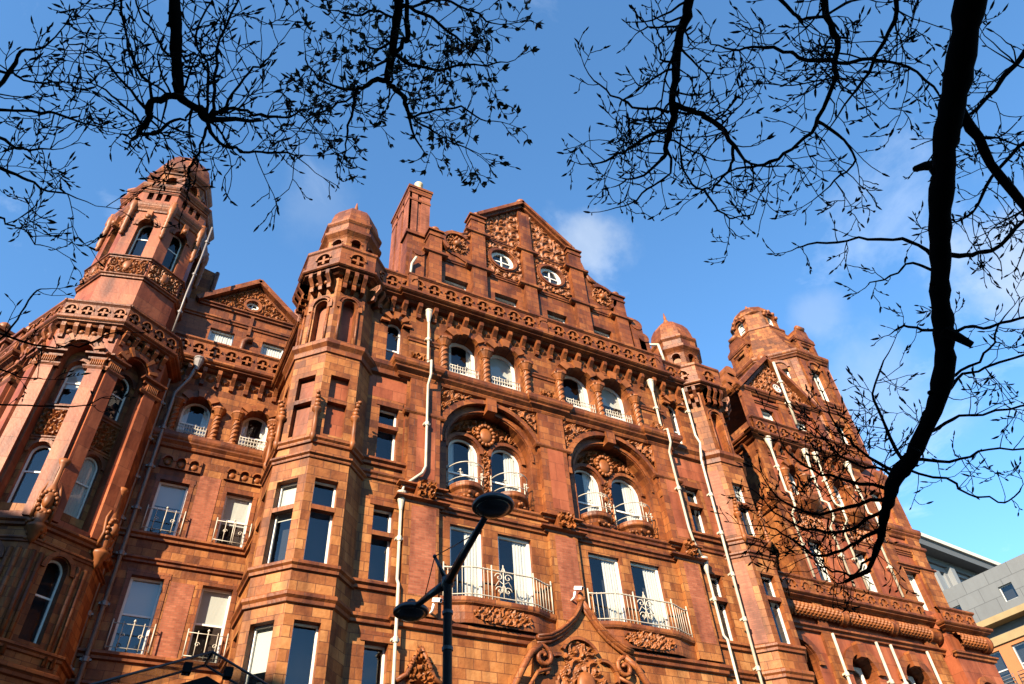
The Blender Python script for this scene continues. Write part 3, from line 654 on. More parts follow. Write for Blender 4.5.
# wall in strips so the windows and bull's eyes are real openings
g.wall(M0, 6.9, 19.1, 24.2, 27.6, [(a, b, 25.2, 26.4, .25) for a, b in aw], 1)
def oculus(mb, M, xc, zc, r, x0, x1, z0, z1, d=.3, m=1):
    N = 24; sq = []
    for i in range(N):
        a = 2 * math.pi * (i + .5) / N; c, s_ = math.cos(a), math.sin(a); k = 1 / max(abs(c), abs(s_))
        sq.append((xc + c * k * (x1 - x0) / 2, zc + s_ * k * (z1 - z0) / 2))
    ci = [(xc + r * math.cos(2 * math.pi * (i + .5) / N), zc + r * math.sin(2 * math.pi * (i + .5) / N)) for i in range(N)]
    for i in range(N):
        j = (i + 1) % N
        mb.quad(M, (ci[i][0], 0, ci[i][1]), (sq[i][0], 0, sq[i][1]), (sq[j][0], 0, sq[j][1]), (ci[j][0], 0, ci[j][1]), m)
        mb.add(M, [(ci[i][0], 0, ci[i][1]), (ci[j][0], 0, ci[j][1]), (ci[j][0], d, ci[j][1]), (ci[i][0], d, ci[i][1])], [(0, 1, 2, 3)], m, True)
def round_window(M, xc, zc, r, y):
    w = MB(); w.arc(M, xc, zc, r * .76, r + .02, y - .04, y + .05, 0, 360, 28, 0)
    w.box(M, xc - .03, xc + .03, y - .01, y + .04, zc - r + .06, zc + r - .06, 0); w.box(M, xc - r + .06, xc + r - .06, y - .005, y + .04, zc - .03, zc + .03, 0)
    w.lathe(xc, 0, [(r + .02, -.5), (r + .02, 0.0)], 24, 0, 1, False, M @ Matrix.Translation((0, y + .06, zc)) @ Matrix.Rotation(math.radians(90), 4, 'X') @ Matrix.Translation((0, 0, 0)), True)
    o = w.build('round_window', [M_WHITE, M_DARK], HOTEL)
    p = MB(); N = 24; p.add(M, [(xc + r * math.cos(2 * math.pi * i / N), y + .02, zc + r * math.sin(2 * math.pi * i / N)) for i in range(N)], [tuple(range(N))], 0); p.build('pane', M_GLASS, o)
OC = [(11.42, 28.82), (14.08, 28.92)]; ORD = .62
g.wall(M0, 8.2, 10.72, 27.6, 28.1, [], 1); g.wall(M0, 14.78, 17.5, 27.6, 28.1, [], 1)
oculus(g, M0, OC[0][0], OC[0][1], ORD, 10.44, 12.40, 27.6, 30.04); g.wall(M0, 12.40, 13.1, 27.6, 30.04, [], 1); oculus(g, M0, OC[1][0], OC[1][1], ORD, 13.1, 15.06, 27.8, 30.04)
g.wall(M0, 13.1, 15.06, 27.6, 27.8, [], 1); g.wall(M0, 9.75, 10.44, 27.6, 31.0, [], 1); g.wall(M0, 15.06, 15.95, 27.6, 31.2, [], 1)
g.prism(M0, [(10.44, 30.04), (15.06, 30.04), (15.06, 31.75), (12.75, 33.85), (10.44, 31.6)], 0, .5, 1)
part('gable', g)
for a, b in aw: window(M0, a, b, 25.2, 26.4, .25, False, (.45,), 3, int(a * 9), .08)
for xc, zc in OC: round_window(M0, xc, zc, ORD, .10)
go = MB()
for xc, zc in OC:
    go.arc(M0, xc, zc, .64, .74, -.14, .02, 0, 360, 26, 1); go.arc(M0, xc, zc, .75, .82, -.08, .02, 0, 360, 26, 1)
    go.relief(M0, xc - .98, xc + .98, zc - 1.15, zc + 1.15, .11, .55, int(xc), lambda X, Z, xc=xc, zc=zc: np.hypot(X - xc, Z - zc) > .82, m=2)
go.relief(M0, 10.5, 12.5, 30.2, 33.4, .12, .66, 61, lambda X, Z: Z < 31.5 + (X - 10.44) * .95 - .1, m=2)
go.relief(M0, 13.0, 15.05, 30.2, 33.4, .12, .66, 62, lambda X, Z: Z < 31.6 + (15.06 - X) * .92 - .1, m=2)
for x0, x1, zt in ((7.62, 8.22, 28.6), (9.72, 10.44, 30.9), (12.44, 13.06, 33.1), (15.2, 15.95, 31.1), (17.5, 18.2, 28.6)):
    go.box(M0, x0, x1, -.22, .3, 25.0, zt, 1)
    for z in (27.35, 29.9):
        if z < zt: go.mould(M0, x0, x1, [(.22, z), (.3, z + .06), (.3, z + .2), (.22, z + .24)], 1)
for x0, x1, z in ((7.62, 8.22, 28.6), (9.72, 10.44, 30.9), (15.2, 15.95, 31.1), (17.5, 18.2, 28.6)):
    go.box(M0, x0 - .05, x1 + .05, -.27, .34, z, z + .1, 1); go.box(M0, x0 - .005, x1 + .005, -.225, .3, z + .1, z + .34, 1); go.box(M0, x0 - .09, x1 + .09, -.31, .38, z + .34, z + .44, 1)
    xm = (x0 + x1) / 2; go.lathe(xm, -.05, [(.13, z + .46), (.2, z + .52), (.22, z + .6), (.2, z + .68), (.06, z + .76), (.02, z + .78)], 12, 0, 2, True)
go.lathe(12.75, -.05, [(.16, 33.95), (.22, 34.0), (.26, 34.12), (.22, 34.24), (.03, 34.3)], 12, 0, 2, True)
go.mould(M0, 7.0, 19.0, BAND(27.35, 27.55, .1), 1); go.mould(M0, 9.8, 15.9, BAND(29.95, 30.15, .1), 1)
# raking copings
for (xa, za), (xb, zb) in (((10.2, 31.45), (12.75, 33.85)), ((15.3, 31.6), (12.75, 33.85))):
    d = Vector((xb - xa, 0, zb - za)); L = d.length; ang = math.atan2(d.z, d.x)
    Mr = Matrix.Translation((xa, 0, za)) @ Matrix.Rotation(-ang, 4, 'Y')
    s_ = 1 if xb > xa else -1
    go.box(Mr, -.1, L + .12, -.36, .55, (-.02 if s_ > 0 else -.16), (.16 if s_ > 0 else .02), 1); go.box(Mr, -.05, L + .02, -.2, .5, (-.16 if s_ > 0 else 0), (0 if s_ > 0 else .16), 1)
part('gable_ornament', go)
for xc, zc, sg in ((9.02, 28.72, 1), (16.95, 28.62, -1)):      # scrolled shoulders
    vo = MB()
    out_ = [(xc + sg * .70, 27.6)] + [(xc + sg * .70, 29.75), (xc + sg * .5, 29.45)] + [(xc + sg * .78 * math.cos(math.radians(a)), zc + .78 * math.sin(math.radians(a))) for a in range(60, 271, 15)]
    if sg < 0: out_ = out_[::-1]
    vo.prism(M0, out_[::-1], -.06, .4, 1)
    vo.arc(M0, xc, zc, .62, .8, -.22, .42, 50 if sg > 0 else -60, 230 if sg > 0 else 130, 20, 1)
    vo.relief(M0, xc - .62, xc + .62, zc - .62, zc + .62, .14, .4, 71, lambda X, Z, xc=xc, zc=zc: np.hypot(X - xc, Z - zc) < .62, -.06, .045, 2)
    vo.sphere((xc, -.12, zc), .2, 2, 13, M0)
    vo.tube([(xc + sg * .74, -.1, 30.1), (xc + sg * .62, -.1, 29.6), (xc + sg * .3, -.1, 29.48)], .09, 6, 1, M0)
    if sg < 0:
        crv = [(15.95, 30.7), (16.08, 30.2), (16.32, 29.8), (16.7, 29.5), (17.15, 29.34), (17.5, 29.05)]
        vo.prism(M0, ([(15.95, 27.6)] + crv + [(17.55, 27.6)])[::-1], -.04, .4, 1); vo.tube([(x, -.12, z) for x, z in crv], .09, 6, 1, M0); vo.tube([(x, .3, z) for x, z in crv], .1, 6, 1, M0)
    else:
        crv = [(9.72, 30.6), (9.62, 30.1), (9.5, 29.75), (9.2, 29.55), (8.7, 29.5)]
        vo.tube([(x, -.12, z) for x, z in crv], .08, 6, 1, M0); vo.prism(M0, [(9.72, 30.5)] + crv[1:] + [(8.7, 28.9), (9.72, 28.9)], -.04, .4, 1)
    part('gable_scroll', vo)
for xc, zc, r in ((18.75, 27.4, .35), (19.05, 26.6, .3), (7.15, 27.3, .3)):
    vo = MB(); vo.prism(M0, [(xc + r * math.cos(math.radians(a)), zc + r * math.sin(math.radians(a))) for a in range(0, 360, 30)], -.14, .3, 1)
    vo.box(M0, xc - r, xc + r, -.1, .3, 25, zc, 1); part('gable_scroll', vo)
# chimney
c = MB()
c.box(I4, 7.0, 7.95, 1.0, 3.3, 24, 33.2, 3)
for x0, x1 in ((6.93, 7.36), (7.56, 8.02)): c.box(I4, x0, x1, .93, 1.1, 24, 33.0, 3)
for y0, y1 in ((.93, 1.6), (1.85, 2.5), (2.75, 3.37)): c.box(I4, 6.9, 7.05, y0, y1, 24, 33.0, 3)
for z0, z1, p in ((32.4, 32.55, .1), (33.0, 33.2, .12), (33.2, 33.35, .13), (33.35, 33.52, .18), (33.52, 33.6, .12)): c.box(I4, 7.0 - p, 7.95 + p, 1 - p, 3.3 + p, z0, z1, 1)
c.box(I4, 6.75, 7.65, .35, 1.0, 24, 28.9, 1); c.box(I4, 6.65, 7.75, .25, 1.05, 28.9, 29.1, 1); c.box(I4, 7.2, 7.9, .1, .9, 24, 27.6, 1)
ch = part('chimney', c)
p = MB()
for y in (1.3, 2.2, 3.1): p.lathe(7.5, y, [(.2, 33.55), (.26, 33.7), (.18, 33.85), (.16, 34.2), (.22, 34.3), (.22, 34.4), (.1, 34.55)], 12, 0, 0, True)
p.build('chimney_pot', simple('buff chimney pot', (0.40, 0.29, 0.16), 0.6), ch)
# roofs and hidden walls that close the block
rf = MB()
rf.prism(F(0, .4), [(7.2, 24.3), (18.6, 24.3), (12.8, 33.2)], 0, 11, 0)
rf.box(I4, 3.6, 22.8, .35, 14, 24.0, 24.6, 0); rf.box(I4, 3.6, 22.8, 1.8, 14, 24.6, 26.6, 0)
part('roof', rf, [M_SLATE])
at_ = MB(); at_.wall(F(0, 1.2), 5.2, 6.95, 24.2, 26.6, [], 0); at_.mould(F(0, 1.2), 5.2, 6.95, BAND(26.3, 26.6, .15), 1); at_.wall(F(0, 1.2), 19.0, 21, 24.2, 26.6, [], 0); at_.mould(F(0, 1.2), 19.0, 21, BAND(26.3, 26.6, .15), 1)
part('attic_wall', at_)

# ---- portal gable at the foot of the centre
po = MB(); MP = F(0, -.35)
L_ = [(11.45, 10.63), (11.9, 10.72), (12.26, 10.92), (12.58, 11.16), (12.83, 11.39), (13.08, 11.75), (13.22, 12.05)]
Rr = [(13.22, 12.05), (13.42, 11.78), (13.76, 11.33), (14.05, 11.05), (14.3, 10.88), (14.6, 10.7), (14.95, 10.6)]
po.prism(MP, ([(11.3, 8.0), (11.3, 10.55)] + L_ + Rr[1:] + [(15.1, 10.5), (15.1, 8.0)])[::-1], 0, .5, 0)
po.box(MP, 10.6, 15.6, .05, .5, 0, 9.5, 0)
for line in (L_, Rr):
    po.tube([(x, -.08, z) for x, z in line], .10, 8, 1, MP); po.tube([(x, -.05, z - .14) for x, z in line], .06, 6, 1, MP); po.tube([(x, -.16, z + .05) for x, z in line], .05, 6, 1, MP)
po.lathe(13.22, -.08, [(.12, 12.02), (.16, 12.12), (.08, 12.2), (.1, 12.3), (.02, 12.4)], 10, 0, 2, True, MP)
po.relief(MP, 12.0, 14.2, 8.4, 10.75, .14, .55, 81, lambda X, Z: (np.hypot(X - 12.95, Z - 10.1) < .62) | (np.hypot((X - 12.95) / 1.0, (Z - 9.2) / .95) < 1), m=2)
for xc, zc, r, a0, a1 in ((12.95, 10.12, .64, 25, 155), (12.15, 9.75, .42, 80, 200), (13.75, 9.75, .42, -20, 100)): po.arc(MP, xc, zc, r, r + .1, -.14, .02, a0, a1, 14, 1)
for sg, xc in ((-1, 11.55), (1, 14.5)):
    po.tube([(xc + sg * (.34 * (1 - i / 20)) * math.cos(i * .5 + 1.2), -.18, 10.05 + .34 * (1 - i / 20) * math.sin(i * .5 + 1.2)) for i in range(17)], .075, 6, 1, MP)
    po.tube([(xc + sg * .05, -.18, 10.38), (xc + sg * .42, -.2, 10.12), (xc + sg * .72, -.2, 9.65), (xc + sg * 1.05, -.2, 9.1), (xc + sg * 1.4, -.2, 8.4)], .11, 8, 1, MP)
    po.tube([(xc - sg * .25, -.12, 9.75), (xc + sg * .2, -.12, 9.6), (xc + sg * .55, -.12, 9.1), (xc + sg * .8, -.12, 8.5)], .06, 6, 1, MP)
po.sphere((0, 0, 9.35), .34, 2, 13, MP @ Matrix.Translation((13.0, -.16, 0)) @ Matrix.Diagonal((1, .5, 1, 1)), 1.3)
part('portal', po)
dp = MB()      # small carved pediment over the side doorway
ML = F(0, -.2)
pe = [(7.0, 8.4), (7.05, 8.95), (7.35, 9.15), (7.55, 9.6), (7.75, 9.95), (7.95, 9.6), (8.15, 9.15), (8.45, 8.95), (8.5, 8.4)]
dp.prism(ML, pe[::-1], 0, .3, 1)
for q in (pe[1:5], pe[4:8]): dp.tube([(x, -.05, z) for x, z in q], .08, 6, 1, ML)
dp.relief(ML, 7.35, 8.15, 8.95, 9.9, .2, .3, 83, lambda X, Z: Z < 10.1 - abs(X - 7.75) * 1.6, m=2)
dp.mould(ML, 6.95, 8.55, BAND(8.55, 8.8, .14), 1); dp.mould(ML, 6.95, 8.55, BAND(8.2, 8.35, .1), 1); dp.box(ML, 7.05, 8.45, .02, .3, 0, 8.3, 0)
part('door_pediment', dp)

# ---- downpipes
def downpipe(pts, r=.075, hopper=True, mat=M_PIPE, step=1.9):
    d = MB(); d.tube(pts, r, 8, 0)
    if hopper:
        x, y, z = pts[0]; d.lathe(x, y, [(r * 1.1, z - .35), (r * 1.8, z - .12), (r * 2.6, z + .1), (r * 2.6, z + .22), (r * 3, z + .26), (r * 3, z + .32), (r, z + .33)], 12, 0, 0)
    for (x, y, z), (x2, y2, z2) in zip(pts, pts[1:]):
        if abs(z - z2) > 2 and abs(x - x2) < .3:
            k = int((z - z2) / step)
            for i in range(1, k + 1):
                f = i / (k + 1); xx, yy, zz = x + (x2 - x) * f, y + (y2 - y) * f, z + (z2 - z) * f; d.lathe(xx, yy, [(r, zz - .1), (r * 1.55, zz - .08), (r * 1.55, zz + .05), (r * 1.35, zz + .08), (r, zz + .09)], 10, 0, 0); d.box(I4, xx - r * 2.3, xx + r * 2.3, yy - r * .3, yy + .12, zz - .035, zz + .035, 0)
    return part('downpipe', d, [mat])
downpipe([(7.70, -.2, 23.3), (7.72, -.2, 20.75), (7.72, -.55, 20.6), (7.72, -.55, 19.9), (7.72, -.28, 19.6), (7.72, -.28, 16.0), (7.6, -.28, 15.7), (7.05, -.1, 15.2), (6.98, -.1, 14.8)], .05)
downpipe([(6.98, -.1, 14.6), (6.98, -.12, 11.9), (6.98, -.25, 11.7), (6.98, -.25, 0.2)], .05)
downpipe([(18.7, -.2, 23.3), (18.7, -.2, 20.75), (18.7, -.55, 20.6), (18.7, -.55, 19.9), (18.75, -.28, 19.6), (18.8, -.28, 16.0), (18.95, -.2, 15.5), (19.3, -.1, 14.9)], .052)
downpipe([(19.35, -.1, 14.6), (19.35, -.12, 11.9), (19.35, -.25, 11.7), (19.35, -.25, 0.2)], .05)
downpipe([(20.45, -.35, 23.6), (20.45, -.35, 20.9), (20.45, -.5, 20.4), (20.4, -.35, 19.6), (20.3, -.3, .2)], .054, False)
downpipe([(7.0, -.3, 26.6), (6.85, -.2, 26.2), (6.8, -.2, 25.2)], .06, False); downpipe([(18.9, .6, 27.0), (19.9, .4, 26.9), (20.0, .0, 26.6), (20.05, -.1, 25.2)], .07, False)

# ---- recessed bay between the corner tower and the first turret
MY = F(0, 7.7)
LB = [(-.14, 1.0, 20.55, 22.6, True), (2.34, 3.47, 20.55, 22.6, True), (-.14, .95, 16.15, 18.4, False), (2.37, 3.42, 16.15, 18.4, False), (-.08, 1.0, 11.8, 14.45, False), (2.32, 3.4, 11.8, 14.45, False), (-.08, 1.0, 6.6, 9.6, False), (2.3, 3.4, 6.6, 9.6, False)]
w = MB(); w.wall(MY, -2.6, 3.75, 0, 24.4, [(a, b, c_, d, .4 if ar_ else .2, ar_) for a, b, c_, d, ar_ in LB], 0, 1)
strip(w, MY, 1.25, 2.05, .02, 16.1, 18.9, 3); strip(w, MY, 1.25, 2.05, .02, 11.6, 14.4, 3)
for x0, x1 in ((-.14, 1.0), (2.34, 3.45)):
    Ma = MY @ Matrix.Translation((0, -.1, 0)); cs = [x0 + .06 + i * .5 for i in range(3)]
    w.wall(Ma, x0 - .22, x1 + .2, 18.92, 19.5, [(c - .18, c + .18, 18.94, 19.42, .1, True) for c in cs], 0, 1)
    w.quad(Ma, (x0 - .22, 0, 18.92), (x1 + .2, 0, 18.92), (x1 + .2, .1, 18.92), (x0 - .22, .1, 18.92), 1); w.quad(Ma, (x0 - .22, 0, 19.5), (x1 + .2, 0, 19.5), (x1 + .2, .1, 19.5), (x0 - .22, .1, 19.5), 1)
    for c in cs:
        w.arc(Ma, c, 19.24, .18, .23, -.04, .01, m=2, n=8); w.sphere((0, 0, 19.18), .14, 2, 13, MY @ Matrix.Translation((c, 0, 0)) @ Matrix.Diagonal((1, .5, 1, 1)))
for a, b, c_, d, ar_ in LB:
    if ar_: hood(w, MY, (a + b) / 2, d - (b - a) / 2, (b - a) / 2, .32, .1, 5)
    else:
        for x0, x1, z0, z1 in ((a - .16, a, c_ - .1, d - .002), (b, b + .16, c_ - .1, d - .002), (a - .2, b + .2, d, d + .22)): strip(w, MY, x0, x1, .025, z0, z1, 1)
for xc in (-.4, 1.28, 2.08, 3.6): column(w, MY, xc, 20.5, 22.2, .16)
for z0, z1, p in ((15.8, 16.1, .2), (14.9, 15.15, .16), (11.45, 11.75, .2), (10.5, 10.8, .18)): w.mould(MY, -2.5, 3.7, BAND(z0, z1, p), 1)
w.mould(MY, -2.5, 3.7, CORN(19.85, 20.5, .3), 1); bracket_row(w, MY, -1.0, 3.4, 23.3, 24.1, .66); w.mould(MY, -2.4, 3.7, CORN(24.05, 24.5, .5), 1); balustrade(w, MY, -1.3, 3.6, 24.5, 25.4, -.4)
w.wall(MY, -2.6, 3.75, 24.4, 28.2, [(-.05, 1.05, 25.3, 26.75, .15), (2.35, 3.4, 25.3, 26.75, .15)], 1)
w.mould(MY, -2.4, 3.9, BAND(27.2, 27.45, .14), 1); w.mould(MY, -.75, 3.95, BAND(28.0, 28.25, .2), 1)
w.tube([(1.5, -.1, 25.3), (1.5, -.1, 26.3), (1.65, -.12, 26.5), (1.9, -.12, 26.5)], .14, 8, 1, MY); w.box(MY, 1.55, 1.7, -.12, .02, 26.8, 28, 1)
part('recessed_bay', w)
for i, (a, b, c_, d, ar_) in enumerate(LB):
    window(MY, a, b, c_, d, .4 if ar_ else .2, ar_, (.45,) if ar_ else (.5,), [2, 2, 3, 3, 3, 3, 0, 0][i], 200 + i, .08)
    if ar_: guard(MY, a + .02, b - .02, 20.55, .55, -.05)
    elif c_ > 10: guard(MY, a - .12, b + .12, c_ - .02, .85, -.22, False)
for a, b in ((-.05, 1.05), (2.35, 3.4)): window(MY, a, b, 25.3, 26.75, .15, False, (.5,), 4, int(a * 7 + 90), .08)
pg = MB()
oculus(pg, MY, 1.5, 28.8, .3, .9, 2.1, 28.2, 29.4, .2)
pg.prism(MY, [(-.7, 28.2), (.9, 28.2), (.9, 29.65)], 0, .3, 1); pg.prism(MY, [(2.1, 28.2), (3.85, 28.2), (2.1, 29.75)], 0, .3, 1); pg.prism(MY, [(.9, 29.4), (2.1, 29.4), (2.1, 29.75), (1.55, 30.25), (.9, 29.65)], 0, .3, 1)
pg.arc(MY, 1.5, 28.8, .32, .44, -.1, .02, 0, 360, 20, 1)
pg.relief(MY, -.6, 3.8, 28.28, 30.1, .15, .42, 91, lambda X, Z: (np.hypot(X - 1.5, Z - 28.8) > .46) & (Z < 30.1 - abs(X - 1.52) * .92), m=2)
for (xa, za), (xb, zb) in (((-.95, 28.05), (1.55, 30.3)), ((4.0, 28.1), (1.55, 30.3))):
    d = Vector((xb - xa, 0, zb - za)); ang = math.atan2(d.z, d.x); s_ = 1 if xb > xa else -1
    pg.box(Matrix.Translation((xa, 7.7, za)) @ Matrix.Rotation(-ang, 4, 'Y'), 0, d.length + .1, -.34, .5, (-.05 if s_ > 0 else -.2), (.2 if s_ > 0 else .05), 1)
pg.prism(F(0, 8.2), [(-.9, 28), (3.95, 28), (1.55, 30.2)], 0, 6, 1)
part('bay_gable', pg)
round_window(MY, 1.5, 28.8, .3, .14)
# return walls
rw = MB(); MR = F(3.62, 7.7, 0, -90)       # faces left
rw.wall(MR, 0, 7.0, 0, 24.3, [], 0)
for z0, z1, p in ((15.8, 16.1, .2), (10.5, 10.8, .18), (11.45, 11.75, .2)): rw.mould(MR, 0, 6.6, BAND(z0, z1, p), 1)
rw.mould(MR, 0, 6.6, CORN(19.75, 20.45, .24), 1); rw.mould(MR, 0, 6.6, CORN(23.78, 24.22, .5), 1); balustrade(rw, MR, 0, 6.4, 24.22, 25.08, -.34)
part('return_wall', rw); rw = MB()
MR2 = F(22.8, 1.0, 0, 90); rw.wall(MR2, 0, 6.8, 0, 25.2, [], 0)
part('return_wall', rw)
downpipe([(-1.0, 7.25, 24.2), (-1.0, 7.45, 23.5), (-1.05, 7.45, .3)], .075, False, M_PIPE_SHADED); downpipe([(-.1, 7.2, 24.0), (-.25, 7.3, 23.2), (-.62, 7.45, 22.4), (-.66, 7.45, .3)], .075, True, M_PIPE_SHADED)

# ---- corner tower, an octagon turned so that one edge points at the street
BEFORE = {o.name for o in bpy.data.objects}
TC = (-3.8, 10.1); TR = 30.0
def TF(face, ap): return F(*TC) @ Matrix.Rotation(math.radians(face), 4, 'Z') @ Matrix.Translation((0, -ap, 0))
TFACES = [TR - 45 * k for k in range(8)]
t = MB(); ap = 3.26; hw = ap * math.tan(math.pi / 8); TW = []
for k, face in enumerate(TFACES):
    Mf = TF(face, ap)
    if k in (0, 1, 2):
        t.wall(Mf, -hw, hw, 15.3, 24.0, [(-.62, .62, 15.6, 23.36, .62, True)], 4, 4)
        Mi = Mf @ Matrix.Translation((0, .6, 0))
        t.wall(Mi, -.7, .7, 15.5, 23.6, [(-.42, .42, 16.2, 18.75, .2, True), (-.42, .42, 20.6, 22.75, .2, True)], 0, 1)
        t.relief(Mi, -.55, .55, 19.1, 20.25, .16, .4, 300 + k, m=2); t.mould(Mi, -.62, .62, BAND(20.25, 20.5, .14), 1); t.mould(Mi, -.62, .62, BAND(18.85, 19.05, .1), 1)
        t.arc(Mi, 0, 18.33, .44, .58, -.08, .02, m=1, n=12); t.arc(Mi, 0, 22.33, .44, .58, -.08, .02, m=1, n=12)
        for sg in (-1, 1):
            t.box(Mf, sg * 1.02 - .3, sg * 1.02 + .3, -.2, .02, 15.4, 22.0, 4)
            t.mould(Mf, sg * 1.02 - .3, sg * 1.02 + .3, [(.2, 21.9), (.26, 22.0), (.26, 22.06)], 1)
            for i in range(7): t.tube([(sg * 1.02 - .26 + i * .087, -.23, 22.05), (sg * 1.02 - .26 + i * .087, -.23, 22.38)], .035, 5, 2, Mf)
            t.box(Mf, sg * 1.02 - .3, sg * 1.02 + .3, -.22, .02, 22.0, 22.45, 1); t.mould(Mf, sg * 1.02 - .3, sg * 1.02 + .3, BAND(22.42, 22.75, .34), 1)
        t.arc(Mf, 0, 22.74, .68, .86, -.16, .02, m=1, n=16); t.arc(Mf, 0, 22.74, .9, 1.05, -.08, .02, m=1, n=16)
        for a in (20, 55, 125, 160): t.arc(Mf, 0, 22.74, .66, 1.1, -.22, .02, a - 5, a + 5, 2, 2)
        t.wall(Mf, -hw, hw, 0, 15.3, [(-.42, .42, 11.6, 14.4, .35, True), (-.42, .42, 6.5, 9.6, .35, True)], 0, 1)
        for sg in (-1, 1):
            for xx in (.78, 1.08): t.tube([(sg * xx, -.02, 11.0), (sg * xx, -.02, 14.3)], .10, 6, 1, Mf)
        t.arc(Mf, 0, 13.9, .52, .68, -.1, .02, m=1, n=14)
        TW += [(Mi, 16.2, 18.75, .2), (Mi, 20.6, 22.75, .2), (Mf, 11.6, 14.4, .35), (Mf, 6.5, 9.6, .35)]
        for x in (-1.1, -.55, 0, .55, 1.1): bracket(t, Mf, x, 23.5, 24.2, .2, .3)
        for x in (-.82, -.27, .27, .82): t.sphere((x, -.03, 23.85), .13, 2, 13, Mf)
    else:
        t.wall(Mf, -hw, hw, 0, 24.0, [], 0)
# carved cartouches on the corners where the shafts start
for k in range(4):
    ang = math.radians(-90 + TR + 22.5 - 45 * k); R = ap / math.cos(math.pi / 8)
    x, y = TC[0] + (R + .06) * math.cos(ang), TC[1] + (R + .06) * math.sin(ang)
    t.lathe(x, y, [(.03, 14.45), (.16, 14.6), (.22, 14.8), (.36, 14.95), (.36, 15.05), (.24, 15.12), (.2, 15.2), (.26, 15.4), (.26, 16.2), (.18, 16.5), (.14, 16.65), (.12, 17.3), (.2, 17.5), (.24, 17.65), (.02, 17.7)], 12, TR, 2, True)
    t.sphere((x + .24 * math.cos(ang), y + .24 * math.sin(ang), 15.9), .2, 2, 13, I4, 1.4)
    for q in range(14):
        a_ = 2 * math.pi * q / 14; cx_, cz_ = .3 * math.cos(a_), .42 * math.sin(a_)
        t.sphere((x + .2 * math.cos(ang) - cx_ * math.sin(ang), y + .2 * math.sin(ang) + cx_ * math.cos(ang), 15.9 + cz_), .085, 2, 13)
    rq = random.Random(k)
    for q in range(26): t.sphere((x + rq.uniform(-.4, .4), y + rq.uniform(-.1, .25), rq.uniform(14.6, 15.3)), rq.uniform(.06, .12), 2, 13)
    for sg in (-1, 1):
        px_, py_ = x + sg * .34 * math.cos(ang + 1.57), y + sg * .34 * math.sin(ang + 1.57)
        t.tube([(px_, py_, 15.2), (px_ + .12 * math.cos(ang), py_ + .12 * math.sin(ang), 15.7), (px_, py_, 16.3), (x, y, 17.4)], .07, 5, 2)
for z0, z1, p in ((10.5, 10.85, .2), (15.05, 15.35, .24), (14.5, 14.7, .12), (11.2, 11.45, .16)): t.lathe(*TC, [(ap + a, z) for a, z in BAND(z0, z1, p)], 8, TR - 22.5, 1)
t.lathe(*TC, [(ap + a, z) for a, z in CORN(24.15, 24.55, .42)], 8, TR - 22.5, 1)
TOWER = part('tower', t)
for i, (Mw, z0, z1, y) in enumerate(TW): window(Mw, -.42, .42, z0, z1, y, True, (.55,), [4, 0, 0, 0][i % 4] if i < 4 else (3 if i % 2 else 0), 400 + i, .075)
b = MB(); ab = ap + .26; hb = ab * math.tan(math.pi / 8)
for face in TFACES[:4] + TFACES[-1:]: balustrade(b, TF(face, ab), -hb, hb, 24.55, 25.35, 0, .8)
b.build('balustrade', TERRA, TOWER)
u = MB(); a2 = 2.76; h2 = a2 * math.tan(math.pi / 8); UW = []
for k, face in enumerate(TFACES):
    Mf = TF(face, a2)
    hs = [(-.46, .46, 29.3, 32.1, .5, True)] + [(x - .17, x + .17, 33.75, 34.5, .3, True) for x in (-.55, 0, .55)]
    u.wall(Mf, -h2, h2, 24.4, 34.6, hs, 4, 1)
    u.mould(Mf, -h2 * .98, h2 * .98, [(0, 26.0), (.06, 26.05), (.06, 26.2), (0, 26.25)], 1)
    for x in (-.55, 0, .55): u.quad(Mf, (x - .17, .28, 33.75), (x + .17, .28, 33.75), (x + .17, .28, 34.5), (x - .17, .28, 34.5), 4)
    if k in (0, 1, 2, 7):
        u.relief(Mf, -1.05, 1.05, 28.1, 29.05, .16, .45, 320 + k, m=2, y=-.06); u.box(Mf, -1.05, 1.05, -.055, .02, 28.05, 29.1, 1); u.sphere((0, 0, 28.6), .26, 2, 13, Mf @ Matrix.Translation((0, -.14, 0)) @ Matrix.Diagonal((1, .5, 1, 1)), 1.2)
        u.arc(Mf, 0, 31.64, .48, .64, -.12, .02, m=1, n=14); u.arc(Mf, 0, 31.64, .7, .8, -.06, .02, m=1, n=14)
        u.box(Mf, -.16, .16, -.34, .02, 31.9, 32.6, 2); u.sphere((0, -.32, 32.1), .18, 2, 13, Mf)
        UW.append(Mf)
for z0, z1, p in ((27.8, 28.05, .2), (29.1, 29.3, .2), (34.3, 34.4, .1)): u.lathe(*TC, [(a2 + a, z) for a, z in BAND(z0, z1, p)], 8, TR - 22.5, 1)
u.lathe(*TC, [(a2 + a, z) for a, z in CORN(32.7, 33.35, .28)], 8, TR - 22.5, 1); u.lathe(*TC, [(a2 + a, z) for a, z in CORN(34.55, 34.95, .24)], 8, TR - 22.5, 1)
for k in range(8):
    ang = math.radians(-90 + TR + 22.5 - 45 * k); R = a2 / math.cos(math.pi / 8) + .12
    x, y = TC[0] + R * math.cos(ang), TC[1] + R * math.sin(ang)
    u.lathe(x, y, [(.02, 30.7), (.16, 30.85), (.1, 31.0), (.17, 31.15), (.15, 31.5), (.19, 31.55), (.15, 31.75), (.19, 31.8), (.15, 32.0), (.2, 32.05), (.16, 32.3), (.2, 32.35), (.17, 32.6), (.25, 32.7), (.25, 33.2), (.17, 33.4), (.2, 33.5), (.02, 33.6)], 10, 0, 2, True)
ut = part('tower_top', u)
for i, Mf in enumerate(UW): window(Mf, -.46, .46, 29.3, 32.1, .42, True, (.6,), 0, 430 + i, .07)
d = MB(); a3 = 1.85; h3 = a3 * math.tan(math.pi / 8)
